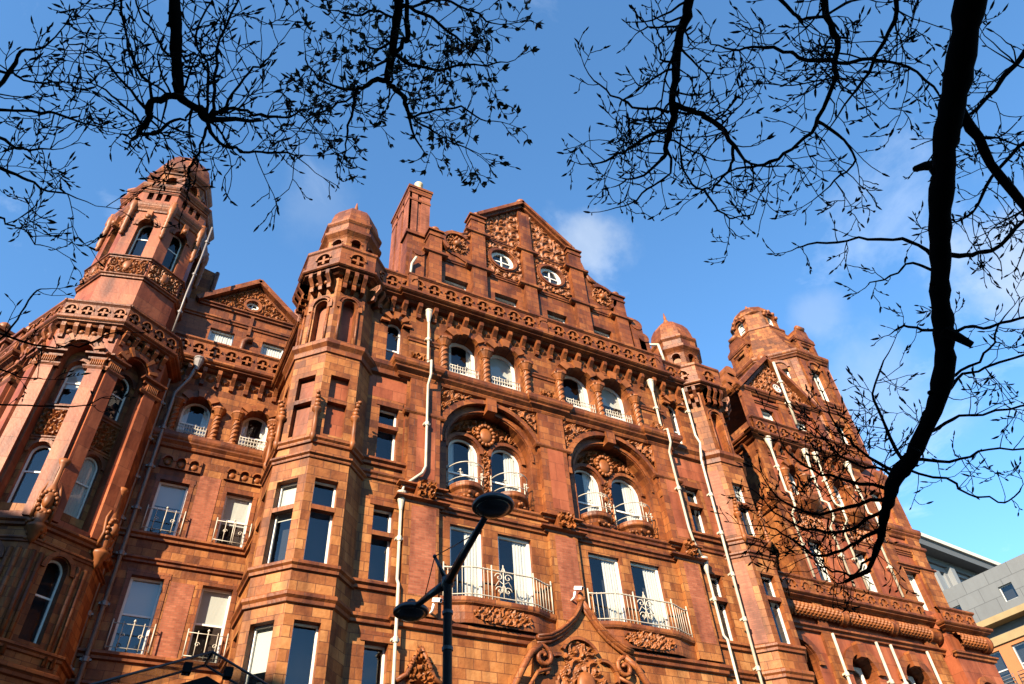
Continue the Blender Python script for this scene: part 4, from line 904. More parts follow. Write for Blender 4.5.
for face in TFACES:
    Mf = TF(face, a3); d.wall(Mf, -h3, h3, 34.9, 37.2, [(-.4, .4, 35.5, 36.7, .35, True)], 0, 1); d.quad(Mf, (-.4, .33, 35.5), (.4, .33, 35.5), (.4, .33, 36.7), (-.4, .33, 36.7), 2)
    d.arc(Mf, 0, 36.3, .42, .55, -.08, .02, m=1, n=10); d.sphere((0, .1, 36.0), .16, 2, 13, Mf)
d.lathe(*TC, [(a3 + a, z) for a, z in CORN(37.0, 37.5, .34)] + [(1.95, 37.6), (1.9, 38.2), (1.7, 38.8), (1.35, 39.35), (.9, 39.75), (.45, 39.95), (.2, 40.0)], 8, TR - 22.5, 1)
d.build('dome', TERRA, ut)
f = MB(); f.lathe(*TC, [(.2, 39.9), (.3, 40.1), (.15, 40.3), (.2, 40.5), (.02, 41.1)], 12, 0, 2, True); f.build('finial', TERRA, ut)
for k in range(8):
    ang = math.radians(-90 + TR + 22.5 - 45 * k); x, y = TC[0] + 2.62 * math.cos(ang), TC[1] + 2.62 * math.sin(ang)
    if k in (1, 2, 3):
        pn = MB(); pn.lathe(x, y, [(.3, 34.9), (.3, 35.7), (.36, 35.75), (.36, 35.9), (.05, 36.3)], 4, math.degrees(ang), 1); pn.build('pinnacle', TERRA, ut)
# curved gablet against the back of the tower
cg = MB(); cg.prism(F(-1.6, 11.5), [(0, 24), (2.4, 24), (2.4, 27.3)] + [(1.5 + 1.15 * math.cos(math.radians(a)), 28.1 + 1.15 * math.sin(math.radians(a))) for a in range(-30, 80, 10)] + [(1.3, 30.2), (1.5, 31.2), (1.5, 33.5), (0, 33.8)], 0, 1.6, 0)
cg.tube([(x - 1.6, 11.4, z) for x, z in [(2.4, 27.3)] + [(1.5 + 1.2 * math.cos(math.radians(a)), 28.1 + 1.2 * math.sin(math.radians(a))) for a in range(-30, 80, 10)] + [(1.35, 30.2), (1.5, 31.2), (1.5, 33.5)]], .14, 6, 1)
part('tower_gablet', cg)
downpipe([(-1.12, 7.55, 33.2), (-1.12, 7.5, 30.8), (-1.2, 7.3, 28.0), (-1.2, 7.25, 25.4)], .055, False, M_PIPE_SHADED)
# the whole tower stands forward of the bay and is a touch smaller than drawn above
KT = Matrix.Translation((.19, -1.5, .08)) @ Matrix.Translation((*TC, 0)) @ Matrix.Scale(.95, 4) @ Matrix.Translation((-TC[0], -TC[1], 0)) @ Matrix.Translation((-3.34, 6.6, 0)) @ Matrix.Diagonal((.86, .86, 1, 1)) @ Matrix.Translation((3.34, -6.6, 0))
KU = KT @ Matrix.Translation((-3.42, 7.13, 0)) @ Matrix.Diagonal((.88, .88, 1, 1)) @ Matrix.Translation((3.42, -7.13, 0))
for o in [o for o in bpy.data.objects if o.type == 'MESH' and o.name not in BEFORE]: o.data.transform(KU if min(v.co.z for v in o.data.vertices) > 28 or o.name.startswith('tower_top') else KT)
# ---- the street front running back from the tower on the left
MLW = F(-7.0, 10.2, 0, -62) @ Matrix.Translation((-16, 0, 0))
lw = MB(); lw.wall(MLW, 0, 16.2, 0, 24.3, [(x, x + 1.1, z, z + 2.4, .3, z > 20) for x in (10.2, 12.4, 14.2, 7.5) for z in (11.8, 16.1, 20.3)], 0, 1)
for z0, z1, p in ((15.3, 15.6, .2), (19.8, 20.4, .3), (10.5, 10.8, .2), (23.0, 23.3, .2)): lw.mould(MLW, 0, 16, BAND(z0, z1, p), 1)
lw.mould(MLW, 0, 16, CORN(23.78, 24.25, .55), 1); balustrade(lw, MLW, 12.6, 16, 24.25, 25.1, -.3)
lw.prism(MLW, [(8.6, 24.2), (14.0, 24.2), (14.0, 25.7), (11.3, 28.2), (8.6, 25.7)], -.1, .5, 1); lw.relief(MLW, 8.8, 13.8, 24.6, 27.6, .18, .5, 350, lambda X, Z: Z < 28.0 - abs(X - 11.3) * .93 - .25, -.1, m=2)
for xa, s_ in ((13.9, -1), (8.7, 1)): lw.tube([(xa + .2 * -s_, -.2, 25.6), (11.3, -.2, 28.25)], .2, 5, 1, MLW)
for x, z in ((13.9, 25.6), (15.6, 25.2), (11.3, 28.1)):
    lw.box(MLW, x - .3, x + .3, -.35, .35, z - 1.2, z + .5, 1); lw.box(MLW, x - .42, x + .42, -.45, .45, z + .5, z + .66, 1); lw.sphere((x, 0, z + .95), .3, 2, 13, MLW)
lw.relief(MLW, 13.2, 16, 21.0, 22.9, .2, .5, 351, None, -.02, m=2)
lw.box(MLW, 0, 16, .4, 9, 24, 26, 1)
part('side_front', lw)
for x in (10.2, 12.4, 14.2, 7.5):
    for z in (11.8, 16.1, 20.3): window(MLW, x, x + 1.1, z, z + 2.4, .3, z > 20, (.5,), 3, int(x * 10 + z), .08)

# ---- right hand wing
MWG = F(0, 1.7); wg = MB()
WW = [(28.25, 29.1, 20.6, 22.7, True), (31.35, 32.3, 20.6, 22.7, True), (27.92, 28.85, 16.15, 18.4, False), (31.0, 31.9, 16.15, 18.4, False), (34.35, 35.2, 20.1, 22.6, False), (34.35, 35.2, 15.9, 17.9, False)]
lowA = [(27.75, 29.25, 9.0, 12.95, .6, True), (31.0, 32.5, 9.0, 12.95, .6, True)]
wg.wall(MWG, 26.6, 36.4, 0, 24.3, [(a, b, c_, d, .4 if ar_ else .25, ar_) for a, b, c_, d, ar_ in WW] + lowA, 4, 1)
for a, b, c_, d, dd, _ in lowA:
    xm = (a + b) / 2; wg.arc(MWG, xm, d - .75, .77, 1.15, -.14, .02, m=1, n=18); wg.box(MWG, xm - .2, xm + .2, -.3, .05, d - .15, d + .5, 1)
    wg.quad(MWG, (a, .6, c_), (b, .6, c_), (b, .6, d), (a, .6, d), 4)
for x0, x1 in ((26.6, 27.15), (33.3, 34.1), (35.45, 36.4)): strip(wg, MWG, x0, x1, .14, 0, 24, 0)
for x0, x1 in ((29.5, 30.3),): strip(wg, MWG, x0, x1, .05, 15.6, 19.8, 3)
for z0, z1, p in ((23.0, 23.15, .1), (18.8, 19.0, .1)): wg.mould(MWG, 26.6, 36.4, BAND(z0, z1, p), 1)
wg.mould(MWG, 22.7, 34.4, BAND(13.65, 13.95, .25), 1); wg.mould(MWG, 26.6, 36.4, CORN(19.8, 20.45, .3), 1); wg.mould(MWG, 34.0, 36.4, BAND(19.0, 19.5, .22), 1); wg.mould(MWG, 34.0, 36.4, BAND(18.0, 18.25, .22), 1)
bracket_row(wg, MWG, 27.3, 33.2, 23.1, 23.8, .72); wg.mould(MWG, 26.6, 34.3, CORN(23.75, 24.2, .5), 1); balustrade(wg, MWG, 26.7, 34.2, 24.2, 25.05, -.32, .85)
for a, b, c_, d, ar_ in WW:
    if ar_:
        hood(wg, MWG, (a + b) / 2, d - (b - a) / 2, (b - a) / 2, .3, .1, 5); wg.relief(MWG, a - .5, b + .5, 19.0, 19.75, .1, .4, int(a), m=2)
        for xc in (a - .3, b + .25): column(wg, MWG, xc, 20.5, 22.2, .16)
        wg.lathe((a + b) / 2, 0, [(.3, 19.9), (.7, 20.3), (.8, 20.6)], 10, 0, 1, False, MWG)
    else:
        strip(wg, MWG, a - .15, b + .15, .04, d + .01, d + .3, 1)
balustrade(wg, MWG, 22.9, 34.3, 15.33, 16.02, -.12, .8)
wg.mould(MWG, 22.9, 34.3, CORN(14.95, 15.33, .45), 1)
wg.wall(MWG, 22.6, 26.6, 0, 15.35, [(24.0, 25.9, 6, 13.2, .7, True)], 4, 1); wg.arc(MWG, 24.95, 12.25, .97, 1.25, -.12, .02, m=1)
wg.quad(MWG, (24.0, .68, 6), (25.9, .68, 6), (25.9, .68, 13.2), (24.0, .68, 13.2), 4); wg.quad(MWG, (22.6, 0, 15.4), (26.6, 0, 15.4), (26.6, 6, 15.4), (22.6, 6, 15.4), 1)
part('wing', wg)
for i, (a, b, c_, d, ar_) in enumerate(WW): window(MWG, a, b, c_, d, .4 if ar_ else .25, ar_, (.5,), 4 if i % 2 else 2, 500 + i, .09)
for a, b, c_, d, dd, _ in lowA: window(MWG, a + .25, b - .25, c_, d - .3, .5, True, (), 0, int(a), .1)
ro_ = MB()      # the great roll moulding, knobbly between smooth collars
def roll(mb, M, x0, x1, zc, r, y=0.0):
    nx = int((x1 - x0) / .055); nn = 22; pts = []; fs = []
    for i in range(nx + 1):
        for j in range(nn + 1):
            a = math.radians(-70 + 220 * j / nn); rr = r - (.055 if ((i // 2) + (j // 2)) % 2 else 0.0)
            pts.append((x0 + (x1 - x0) * i / nx, y - rr * math.cos(a), zc + rr * math.sin(a)))
    for i in range(nx):
        for j in range(nn): fs.append((i * (nn + 1) + j, (i + 1) * (nn + 1) + j, (i + 1) * (nn + 1) + j + 1, i * (nn + 1) + j + 1))
    mb.add(M, pts, fs, 2)
for x0, x1 in ((22.9, 24.6), (25.0, 27.9), (28.3, 31.0), (31.4, 33.6)): roll(ro_, MWG, x0, x1, 14.52, .36, -.08)
for x0, x1 in ((24.6, 25.0), (27.9, 28.3), (31.0, 31.4), (33.6, 34.3)): ro_.tube([(x0 + (x1 - x0) * q / 6, -.08, 14.52) for q in range(7)], [.40, .36, .34, .34, .34, .36, .40], 16, 1, MWG)
MPR = F(0, 1.1); roll(ro_, MPR, 34.7, 36.5, 14.2, .36, -.08); ro_.tube([(36.5 + .06 * q, -.08, 14.2) for q in range(7)], [.4, .36, .34, .34, .34, .36, .4], 16, 1, MPR)
ro_.box(MPR, 34.4, 37.0, 0, 1.5, 0, 15.5, 4); ro_.mould(MPR, 34.4, 37.0, BAND(13.4, 13.7, .2), 1); ro_.mould(MPR, 34.4, 37.0, CORN(14.6, 14.95, .45), 1); balustrade(ro_, MPR, 34.5, 36.9, 14.95, 15.65, -.12, .8)
ro_.arc(MPR, 35.6, 11.9, .5, .75, -.12, .02, m=1)
part('frieze', ro_)
wr = MB(); MW2 = F(26.6, 7.7, 0, -90); wr.wall(MW2, 0, 6.0, 0, 25, [], 0); wr.mould(MW2, 0, 6.0, CORN(23.75, 24.2, .5), 1); wr.mould(MW2, 0, 6, CORN(19.8, 20.45, .3), 1)
for x in (.6, 1.4, 2.2, 3.0, 3.8, 4.6, 5.4): bracket(wr, MW2, x, 23.1, 23.8, .18, .34)
wr.wall(MY, 22.8, 26.6, 0, 25, [(24.2, 25.2, z, z + 2.3, .25) for z in (11.8, 16.1, 20.4)], 0); MW3 = F(36.4, 1.7, 0, 90); wr.wall(MW3, 0, 12, 0, 24.5, [], 0); wr.box(I4, 26.7, 36.3, 2.2, 12, 23.5, 24.6, 1)
part('return_wall', wr)
wgab = MB()
wgab.wall(MWG, 27.0, 32.5, 24.2, 27.4, [(28.0, 28.95, 25.2, 26.35, .2), (30.5, 31.4, 25.2, 26.35, .2)], 4, 1)
for x0, x1 in ((26.75, 27.5), (29.4, 30.0), (32.0, 32.6)): wgab.box(MWG, x0, x1, -.16, .1, 24.3, 27.3, 1)
wgab.mould(MWG, 26.8, 32.5, BAND(26.6, 26.8, .12), 1); wgab.mould(MWG, 26.7, 32.6, CORN(27.1, 27.5, .3), 1)
wgab.prism(MWG, [(27.0, 27.4), (32.4, 27.4), (29.75, 30.3)], -.02, .5, 1)
wgab.relief(MWG, 27.2, 32.2, 27.5, 30.1, .16, .45, 360, lambda X, Z: (Z < 30.1 - abs(X - 29.75) * 1.06) & (np.hypot(X - 29.9, (Z - 28.3) / 1.3) > .4), -.02, m=2)
wgab.arc(F(0, 1.68), 29.9, 28.3, .3, .42, -.1, .02, 0, 360, 20, 1)
for (xa, za), (xb, zb) in (((26.6, 27.2), (29.75, 30.45)), ((32.8, 27.2), (29.75, 30.45))):
    dd = Vector((xb - xa, 0, zb - za)); ang = math.atan2(dd.z, dd.x); s_ = 1 if xb > xa else -1
    wgab.box(Matrix.Translation((xa, 1.7, za)) @ Matrix.Rotation(-ang, 4, 'Y'), 0, dd.length + .1, -.36, .6, (-.05 if s_ > 0 else -.2), (.2 if s_ > 0 else .05), 1)
for xc, zc, r in ((26.9, 28.2, .55), (26.7, 27.6, .4), (27.0, 28.9, .4)): wgab.prism(MWG, [(xc + r * math.cos(math.radians(a)), zc + r * math.sin(math.radians(a))) for a in range(0, 360, 24)], .3, .9, 2)
wgab.lathe(29.75, 0, [(.22, 30.35), (.3, 30.5), (.28, 30.75), (.1, 30.95), (.02, 31.0)], 12, 0, 2, True, MWG)
wgab.prism(F(0, 2.2), [(26.8, 27.3), (32.6, 27.3), (29.75, 30.3)], 0, 8, 1)
part('wing_gable', wgab)
round_window(F(0, 1.66), 29.9, 28.3, .3, -.02)
for a in (28.0, 30.5): window(MWG, a, a + .95 - (.05 if a > 30 else 0), 25.2, 26.35, .2, False, (.5,), 4, int(a), .08)
for pts in ([(27.2, 1.3, 23.5), (27.2, 1.3, 20.6), (27.2, 1.1, 20.4), (27.2, 1.1, 19.7), (27.2, 1.45, 19.4), (27.2, 1.45, 16.2)], [(29.85, 1.4, 23.5), (29.7, 1.4, 20.7), (29.7, 1.1, 20.4), (29.7, 1.1, 19.6), (29.7, 1.5, 19.3), (29.75, 1.5, 16.2)],
            [(30.6, 1.4, 23.5), (30.6, 1.4, 20.7), (30.6, 1.1, 20.4), (30.6, 1.1, 19.6), (30.6, 1.5, 19.3), (30.65, 1.5, 16.2)], [(33.0, 1.4, 23.5), (33.0, 1.4, 20.7), (33.0, 1.1, 20.4), (33.0, 1.1, 19.6), (33.0, 1.5, 19.3), (33.0, 1.5, 16.2)],
            [(27.0, 1.4, 13.6), (27.05, 1.4, .2)], [(29.65, 1.45, 13.6), (29.7, 1.45, .2)], [(30.55, 1.45, 13.6), (30.6, 1.45, .2)], [(32.9, 1.45, 13.6), (33.0, 1.45, .2)]):
    downpipe(pts, .062, pts[0][2] > 20)
downpipe([(29.95, 1.2, 30.0), (30.1, 1.4, 25.6)], .08, False)
# ---- the wing's own tower with a stepped stone roof and lantern
RC = (35.0, 5.2); RR = 0
def RF(face, ap): return F(*RC) @ Matrix.Rotation(math.radians(face), 4, 'Z') @ Matrix.Translation((0, -ap, 0))
rt = MB(); ap = 3.1; hw = ap * math.tan(math.pi / 8); RW = []
for k in range(8):
    face = RR - 45 * k; Mf = RF(face, ap)
    rt.wall(Mf, -hw, hw, 22, 33.0, [(-.5, .5, 29.3, 31.9, .35), (-.5, .5, 25.2, 27.6, .35)], 0, 1); RW.append((Mf, k))
    for sg in (-1, 1): rt.box(Mf, sg * (hw - .28) - .2, sg * (hw - .28) + .2, -.12, .02, 25, 32.4, 1)
    rt.mould(Mf, -.7, .7, BAND(28.8, 29.2, .14), 1)
    rt.arc(Mf, 0, 31.95, .5, .66, -.1, .02, 0, 180, 12, 1)
for z0, z1, p in ((28.3, 28.6, .15), (24.6, 24.9, .2)): rt.lathe(*RC, [(ap + a, z) for a, z in BAND(z0, z1, p)], 8, RR + 22.5, 1)
rt.lathe(*RC, [(ap + a, z) for a, z in CORN(32.6, 33.1, .3)], 8, RR + 22.5, 1)
prof = []
for i in range(8):
    r0, z0 = 2.95 - i * .17, 33.1 + i * .47; prof += [(r0, z0), (r0 - .06, z0 + .44), (r0 - .11, z0 + .47)]
rt.lathe(*RC, prof, 8, RR + 22.5, 0)
RT = part('tower', rt)
for Mf, k in RW:
    if k in (0, 1, 2, 7): window(Mf, -.5, .5, 29.3, 31.9, .3, False, (.5,), 4, 600 + k, .08); window(Mf, -.5, .5, 25.2, 27.6, .3, False, (.5,), 0, 620 + k, .08)
ln = MB(); a3 = 1.5; h3 = a3 * math.tan(math.pi / 8)
ln.lathe(*RC, [(1.6, 36.75), (1.75, 36.85), (1.75, 37.0), (1.55, 37.05)], 8, RR + 22.5, 1)
for k in range(8):
    Mf = RF(RR - 45 * k, a3); hs = [(-.3, .3, 37.1, 38.3, .2, True)] if k % 2 == 0 else []
    ln.wall(Mf, -h3, h3, 36.9, 38.7, hs, 0, 1)
    if hs:
        ln.arc(Mf, 0, 38.1, .36, .5, -.14, .02, m=1, n=10)
        for a in (10, 50, 90, 130, 170): ln.sphere((.55 * math.cos(math.radians(a)), -.08, 38.15 + .55 * math.sin(math.radians(a))), .15, 2, 13, Mf)
ln.lathe(*RC, [(1.5, 38.5), (1.62, 38.6), (1.62, 38.72), (1.5, 38.8), (1.42, 39.1), (1.22, 39.45), (.9, 39.75), (.5, 39.95), (.2, 40.02)], 12, 15, 0)
ln.lathe(*RC, [(.15, 39.95), (.25, 40.1), (.12, 40.3), (.16, 40.45), (.01, 40.8)], 12, 0, 2, True)
lo = ln.build('lantern', TERRA, RT)
for k in (0, 2): window(RF(RR - 45 * k, a3), -.3, .3, 37.1, 38.3, .15, True, (.5,), 4, 640 + k, .08, None, .3)
dm = MB()      # dormer breaking the eaves on the right and another on the left
for fc, x in ((0, .9), (-90, 0)):
    Mf = RF(fc, 2.6) @ Matrix.Translation((x, 0, 0))
    dm.wall(Mf, -.75, .75, 32.6, 35.3, [(-.36, .36, 33.2, 34.7, .2)], 0, 1); dm.quad(Mf, (-.75, 0, 32.6), (-.75, 1.6, 32.6), (-.75, 1.6, 35.3), (-.75, 0, 35.3), 0); dm.quad(Mf, (.75, 0, 32.6), (.75, 0, 35.3), (.75, 1.6, 35.3), (.75, 1.6, 32.6), 0)
    dm.prism(Mf, [(-.9, 35.2), (.9, 35.2), (.9, 35.4), (.55, 35.6), (.5, 36.1), (.25, 36.35), (-.25, 36.35), (-.5, 36.1), (-.55, 35.6), (-.9, 35.4)], -.15, 1.6, 1)
    dm.tube([(-.3, -.1, 36.3), (.3, -.1, 36.3)], .2, 8, 2, Mf); dm.mould(Mf, -.75, .75, BAND(34.9, 35.2, .16), 1)
    for sg in (-1, 1): dm.box(Mf, sg * .65 - .12, sg * .65 + .12, -.12, .02, 32.8, 34.9, 1)
dm.build('dormer', TERRA, RT)
window(RF(0, 2.6) @ Matrix.Translation((.9, 0, 0)), -.36, .36, 33.2, 34.7, .15, False, (.5,), 4, 650, .08, None, .4)

# ------------------------------------------------------------------ glass canopy at the foot of the recess
CAN = thing('entrance_canopy', 'dark framed gabled glass canopy at the foot of the first octagonal turret', 'canopy', (1.6, -1.0, 0))
ax, az = 2.1, 8.65
fr = MB(); gl = MB(); dk = MB(); ya, yb = -1.5, -.64
for sg, xe in ((-1, -2.4), (1, 5.6)):
    h = abs(xe - ax) * .43
    for yy in (ya, yb): fr.tube([(ax, yy, az), (xe, yy, az - h)], .03, 5)
    gl.quad(I4, (ax, ya, az), (xe, ya, az - h), (xe, yb, az - h), (ax, yb, az))
    gl.quad(I4, (ax, ya, az), (xe, ya, az - h), (xe, ya, az - h - .42), (ax, ya, az - .42))
    dk.prism(I4, [(ax, az - .55), (xe, az - .55 - h), (xe, az - 1.3 - h), (ax, az - 1.3)][::sg], ya - .02, yb)
    dk.box(I4, ax + sg * .45 - .09, ax + sg * .45 + .09, ya - .05, ya + .2, az - .52, az - .3)
    fr.tube([(xe, ya + .1, 0), (xe, ya + .1, az - h - .5)], .07, 6)
fr.tube([(ax, ya, az), (ax, yb, az)], .04, 5)
fr.build('frame', M_POST, CAN); gl.build('glazing', M_CANOPYGL, CAN); dk.build('inner_roof', simple('dark canopy roof', (.004, .0045, .005), .9, spec=.1), CAN)

# ------------------------------------------------------------------ street lamp
LP = (4.42, -9.8); LAMP = thing('street_lamp', 'black twin headed street lamp on a slim dark post before the hotel', 'street lamp', (*LP, 0))
p = MB(); p.lathe(*LP, [(.16, 0.1), (.16, .6), (.1, .75), (.078, 1.2), (.068, 6.9), (.10, 6.92), (.10, 7.05), (.03, 7.1)], 16, 0, 0, True); [p.lathe(*LP, [(.07, z), (.084, z + .01), (.084, z + .06), (.07, z + .07)], 16, 0, 0) for z in (3.2, 5.9, 6.45)]; p.build('post', M_POST, LAMP)
HJ = Vector((LP[0], LP[1], 6.97)); NH = at(493, 504, 10.6); FH = at(411, 610, 12.7)
SP = HJ + Vector((-.22, 0.02, .42))
for hd in (NH, FH):
    a = MB(); e = hd + (HJ - hd) * .12
    a.tube([HJ, HJ + (e - HJ) * .5 + Vector((0, 0, .02)), e], [.075, .06, .045], 10); a.build('arm', M_BLACK, LAMP)
    h = MB(); h.lathe(hd.x, hd.y, [(.05, hd.z + .12), (.12, hd.z + .1), (.24, hd.z + .05), (.295, hd.z), (.305, hd.z - .03), (.30, hd.z - .06), (.27, hd.z - .075)], 32, 0, 0, True)
    h.lathe(hd.x, hd.y, [(.07, hd.z + .1), (.07, hd.z + .17), (.03, hd.z + .19)], 12, 0, 0); h.tube([e, hd + Vector((0, 0, .06))], [.06, .075], 10); ho = h.build('lamp_head', M_BLACK, LAMP)
    h = MB(); h.lathe(hd.x, hd.y, [(.27, hd.z - .07), (.225, hd.z - .085), (.2, hd.z - .125), (.12, hd.z - .15), (.02, hd.z - .155)], 32, 0, 0, True); h.build('diffuser', M_LAMPGL, ho)
    w = MB(); w.tube([SP, HJ + (hd - HJ) * .62 + Vector((0, 0, .03))], .009, 5); w.build('stay_wire', M_BLACK, LAMP)
s = MB(); s.tube([HJ, SP], [.04, .025], 8); s.sphere(SP, .035, 0, 13); s.build('spur', M_BLACK, LAMP)

# ------------------------------------------------------------------ security cameras
M_CAMW = simple('camera housing', (.7, .7, .68), .4)
def seccam(x, y, z, lab, dz):
    c = thing('security_camera', lab, 'camera', (x, y, z))
    b = MB(); Mx = Matrix.Translation((x, y, z)) @ Matrix.Scale(.8, 4) @ Matrix.Rotation(math.radians(28), 4, 'Z') @ Matrix.Rotation(math.radians(18), 4, 'X')
    b.box(Mx, -.07, .07, -.28, .08, -.06, .06); b.box(Mx, -.08, .08, -.32, .08, .06, .075); b.build('housing', M_CAMW, c)
    l = MB(); l.box(Mx, -.05, .05, -.285, -.27, -.045, .045); l.build('lens', M_DARK, c)
    k = MB(); k.tube([(x, y + .1, z - .05), (x, y + .2, z - .22), (x, y + .45, z - .25)], .04, 6); k.build('bracket', M_CAMW, c)
seccam(13.02, -.55, 12.42, 'white security camera above the carved portal gable', 0); seccam(8.05, -.5, 11.25, 'small white security camera beside the lamp post under the balcony', 0)

# ------------------------------------------------------------------ modern buildings at the right edge
M_GREY = masonry('grey cladding panels', [(0, (.070, .076, .080)), (1, (.086, .093, .098))], 2.6, 1.5, .03, (.035, .038, .04), .6, .05, soot=0.1)
M_ORNG = simple('orange render', (.24, .085, .026), .8, noise=.12, nscale=1)
M_YELL = simple('buff concrete', (.18, .13, .06), .8, noise=.15, nscale=1)
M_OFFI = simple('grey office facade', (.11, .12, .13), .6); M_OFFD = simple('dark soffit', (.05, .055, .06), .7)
P1 = at(945, 594, 82); P2 = at(1024, 553, 62); GT = P1.z + .6
GX = P1.x; GY = P1.y
gb = thing('office_block', 'modern block clad in grey panels over an orange front at the right edge', 'building', (GX, GY, 0))
MG = Matrix.Translation((GX, GY + 6, 0)) @ Matrix.Rotation(math.radians(-85), 4, 'Z'); S = GT
GW = (5.2, 11.2, 17.2, 23.2, 29.2)
b = MB(); b.wall(MG, 0, 60, S - 4.7, S, [(x, x + 1.5, S - 3.6, S - 2.0, .25) for x in GW], 0)
b.quad(MG, (0, 0, S), (60, 0, S), (60, 14, S), (0, 14, S), 0); b.quad(MG, (0, 0, 0), (0, 14, 0), (0, 14, S), (0, 0, S), 0); b.build('upper_wall', M_GREY, gb)
b = MB(); b.box(MG, -.3, 60, -1.0, 1, S - 5.3, S - 4.7); b.build('cornice', M_YELL, gb)
b = MB(); b.box(MG, -.25, 60, -.2, .8, S - 7.1, S - 6.3); b.build('lintel_band', M_YELL, gb)
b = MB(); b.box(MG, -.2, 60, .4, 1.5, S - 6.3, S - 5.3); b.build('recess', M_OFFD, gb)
xs_ = (1.6, 5.6, 9.6, 13.6, 17.6, 21.6, 25.6, 29.6)
b = MB(); b.wall(MG, 0, 60, 0, S - 7.1, [(x, x + 2.7, z, z + 3.6, .3) for x in xs_ for z in (S - 11.1, S - 16.6, S - 22.3)], 0); b.build('lower_wall', M_ORNG, gb)
M_PF = simple('pale frame', (.28, .29, .29), .5)
def owin(x0, x1, z0, z1, bar=True):
    w = MB(); M2 = MG @ Matrix.Translation((0, .22, 0)); w.wall(M2, x0, x1, z0, z1, [(x0 + .1, x1 - .1, z0 + .1, z1 - .1, .06)], 0)
    if bar: w.box(M2, x0, x1, -.02, .06, (z0 + z1) / 2 - .06, (z0 + z1) / 2 + .06, 0)
    w.quad(M2, (x0, .5, z0), (x1, .5, z0), (x1, .5, z1), (x0, .5, z1), 1)
    o = w.build('window', [M_PF, M_DARK], gb); g_ = MB(); g_.quad(M2, (x0, .07, z0), (x1, .07, z0), (x1, .07, z1), (x0, .07, z1)); g_.build('pane', M_GLASS, o)
for x in GW: owin(x, x + 1.5, S - 3.6, S - 2.0, False)
for x in xs_:
    for z in (S - 11.1, S - 16.6): owin(x, x + 2.7, z, z + 3.6)
for x in xs_[:6]:
    for zb in (S - 11.1, S - 16.6):
        rl = MB()
        for z in (.2, .5, .8, 1.1): rl.tube([(x - .4, -.4, zb + z), (x + 3.1, -.4, zb + z)], .035, 4, 0, MG)
        for q in (-.4, 1.35, 3.1): rl.tube([(x + q, -.4, zb), (x + q, -.4, zb + 1.15)], .035, 4, 0, MG); rl.tube([(x + q, -.4, zb + .1), (x + q, .1, zb + .1)], .035, 4, 0, MG)
        rl.build('railing', M_OFFD, gb)
Q1 = at(905, 537, 96)
ob = thing('office_building', 'grey office building with a dark oversailing roof behind the hotel wing', 'building', (Q1.x, Q1.y, 0))
MO = Matrix.Translation((Q1.x - 4, Q1.y, 0)) @ Matrix.Rotation(math.radians(6), 4, 'Z'); S2 = Q1.z
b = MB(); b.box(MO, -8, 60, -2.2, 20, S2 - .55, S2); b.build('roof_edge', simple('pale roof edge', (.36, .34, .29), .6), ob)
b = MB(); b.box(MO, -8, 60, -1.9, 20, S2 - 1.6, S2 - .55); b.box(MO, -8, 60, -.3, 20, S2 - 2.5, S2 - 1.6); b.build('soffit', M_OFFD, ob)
b = MB(); b.wall(MO, -8, 60, 0, S2 - 2.5, [(x, x + 1.1, S2 - 6.4, S2 - 3.2, .3) for x in (7.4, 9.6)] + [(x, x + 3.6, S2 - 6.2, S2 - 3.0, .3) for x in (13.0, 18, 23, 28, 33)], 0)
b.box(MO, 11.4, 12.4, -.7, .02, 0, S2 - 2.5); b.box(MO, 16.9, 17.6, -.7, .02, 0, S2 - 2.5); b.box(MO, -8, 60, -.4, .02, S2 - 8, S2 - 7.2); b.build('wall', M_OFFI, ob)
for x, wd in [(7.4, 1.1), (9.6, 1.1)] + [(q, 3.6) for q in (13.0, 18, 23, 28, 33)]:
    w = MB(); w.box(MO, x, x + wd, .3, .36, S2 - 6.4, S2 - 3.0); w.build('window', simple('dark office glass', (.10, .13, .16), .15) if 'dark office glass' not in bpy.data.materials else bpy.data.materials['dark office glass'], ob)
# ------------------------------------------------------------------ unseen block across the street, added to cast shade and hold back skylight
opp = thing('shade_block', 'unseen pale stone block behind the viewer, added to shade the street', 'building', (-35, -20, 0))
MOP = Matrix.Translation((-23.8, -38.8, 0)) @ Matrix.Rotation(math.radians(126), 4, 'Z')
b = MB(); H1 = 29.3
b.wall(MOP, -40, 90, 0, H1, [(x, x + 1.4, z, z + 2.2, .3) for x in np.arange(-38, 86, 4) for z in (3, 8, 13, 18, 23)], 0); b.box(MOP, -40, 90, .35, 16, 0, H1 - .02); b.mould(MOP, -40, 90, CORN(H1 - .8, H1, .7), 0)
b.box(MOP, 21.6, 90, .3, 16, H1, H1 + 5.4)  # taller end, raised to shade the foot of the corner tower
b.build('wall', simple('portland stone', (.22, .20, .17), .8, noise=.2, nscale=.5), opp)

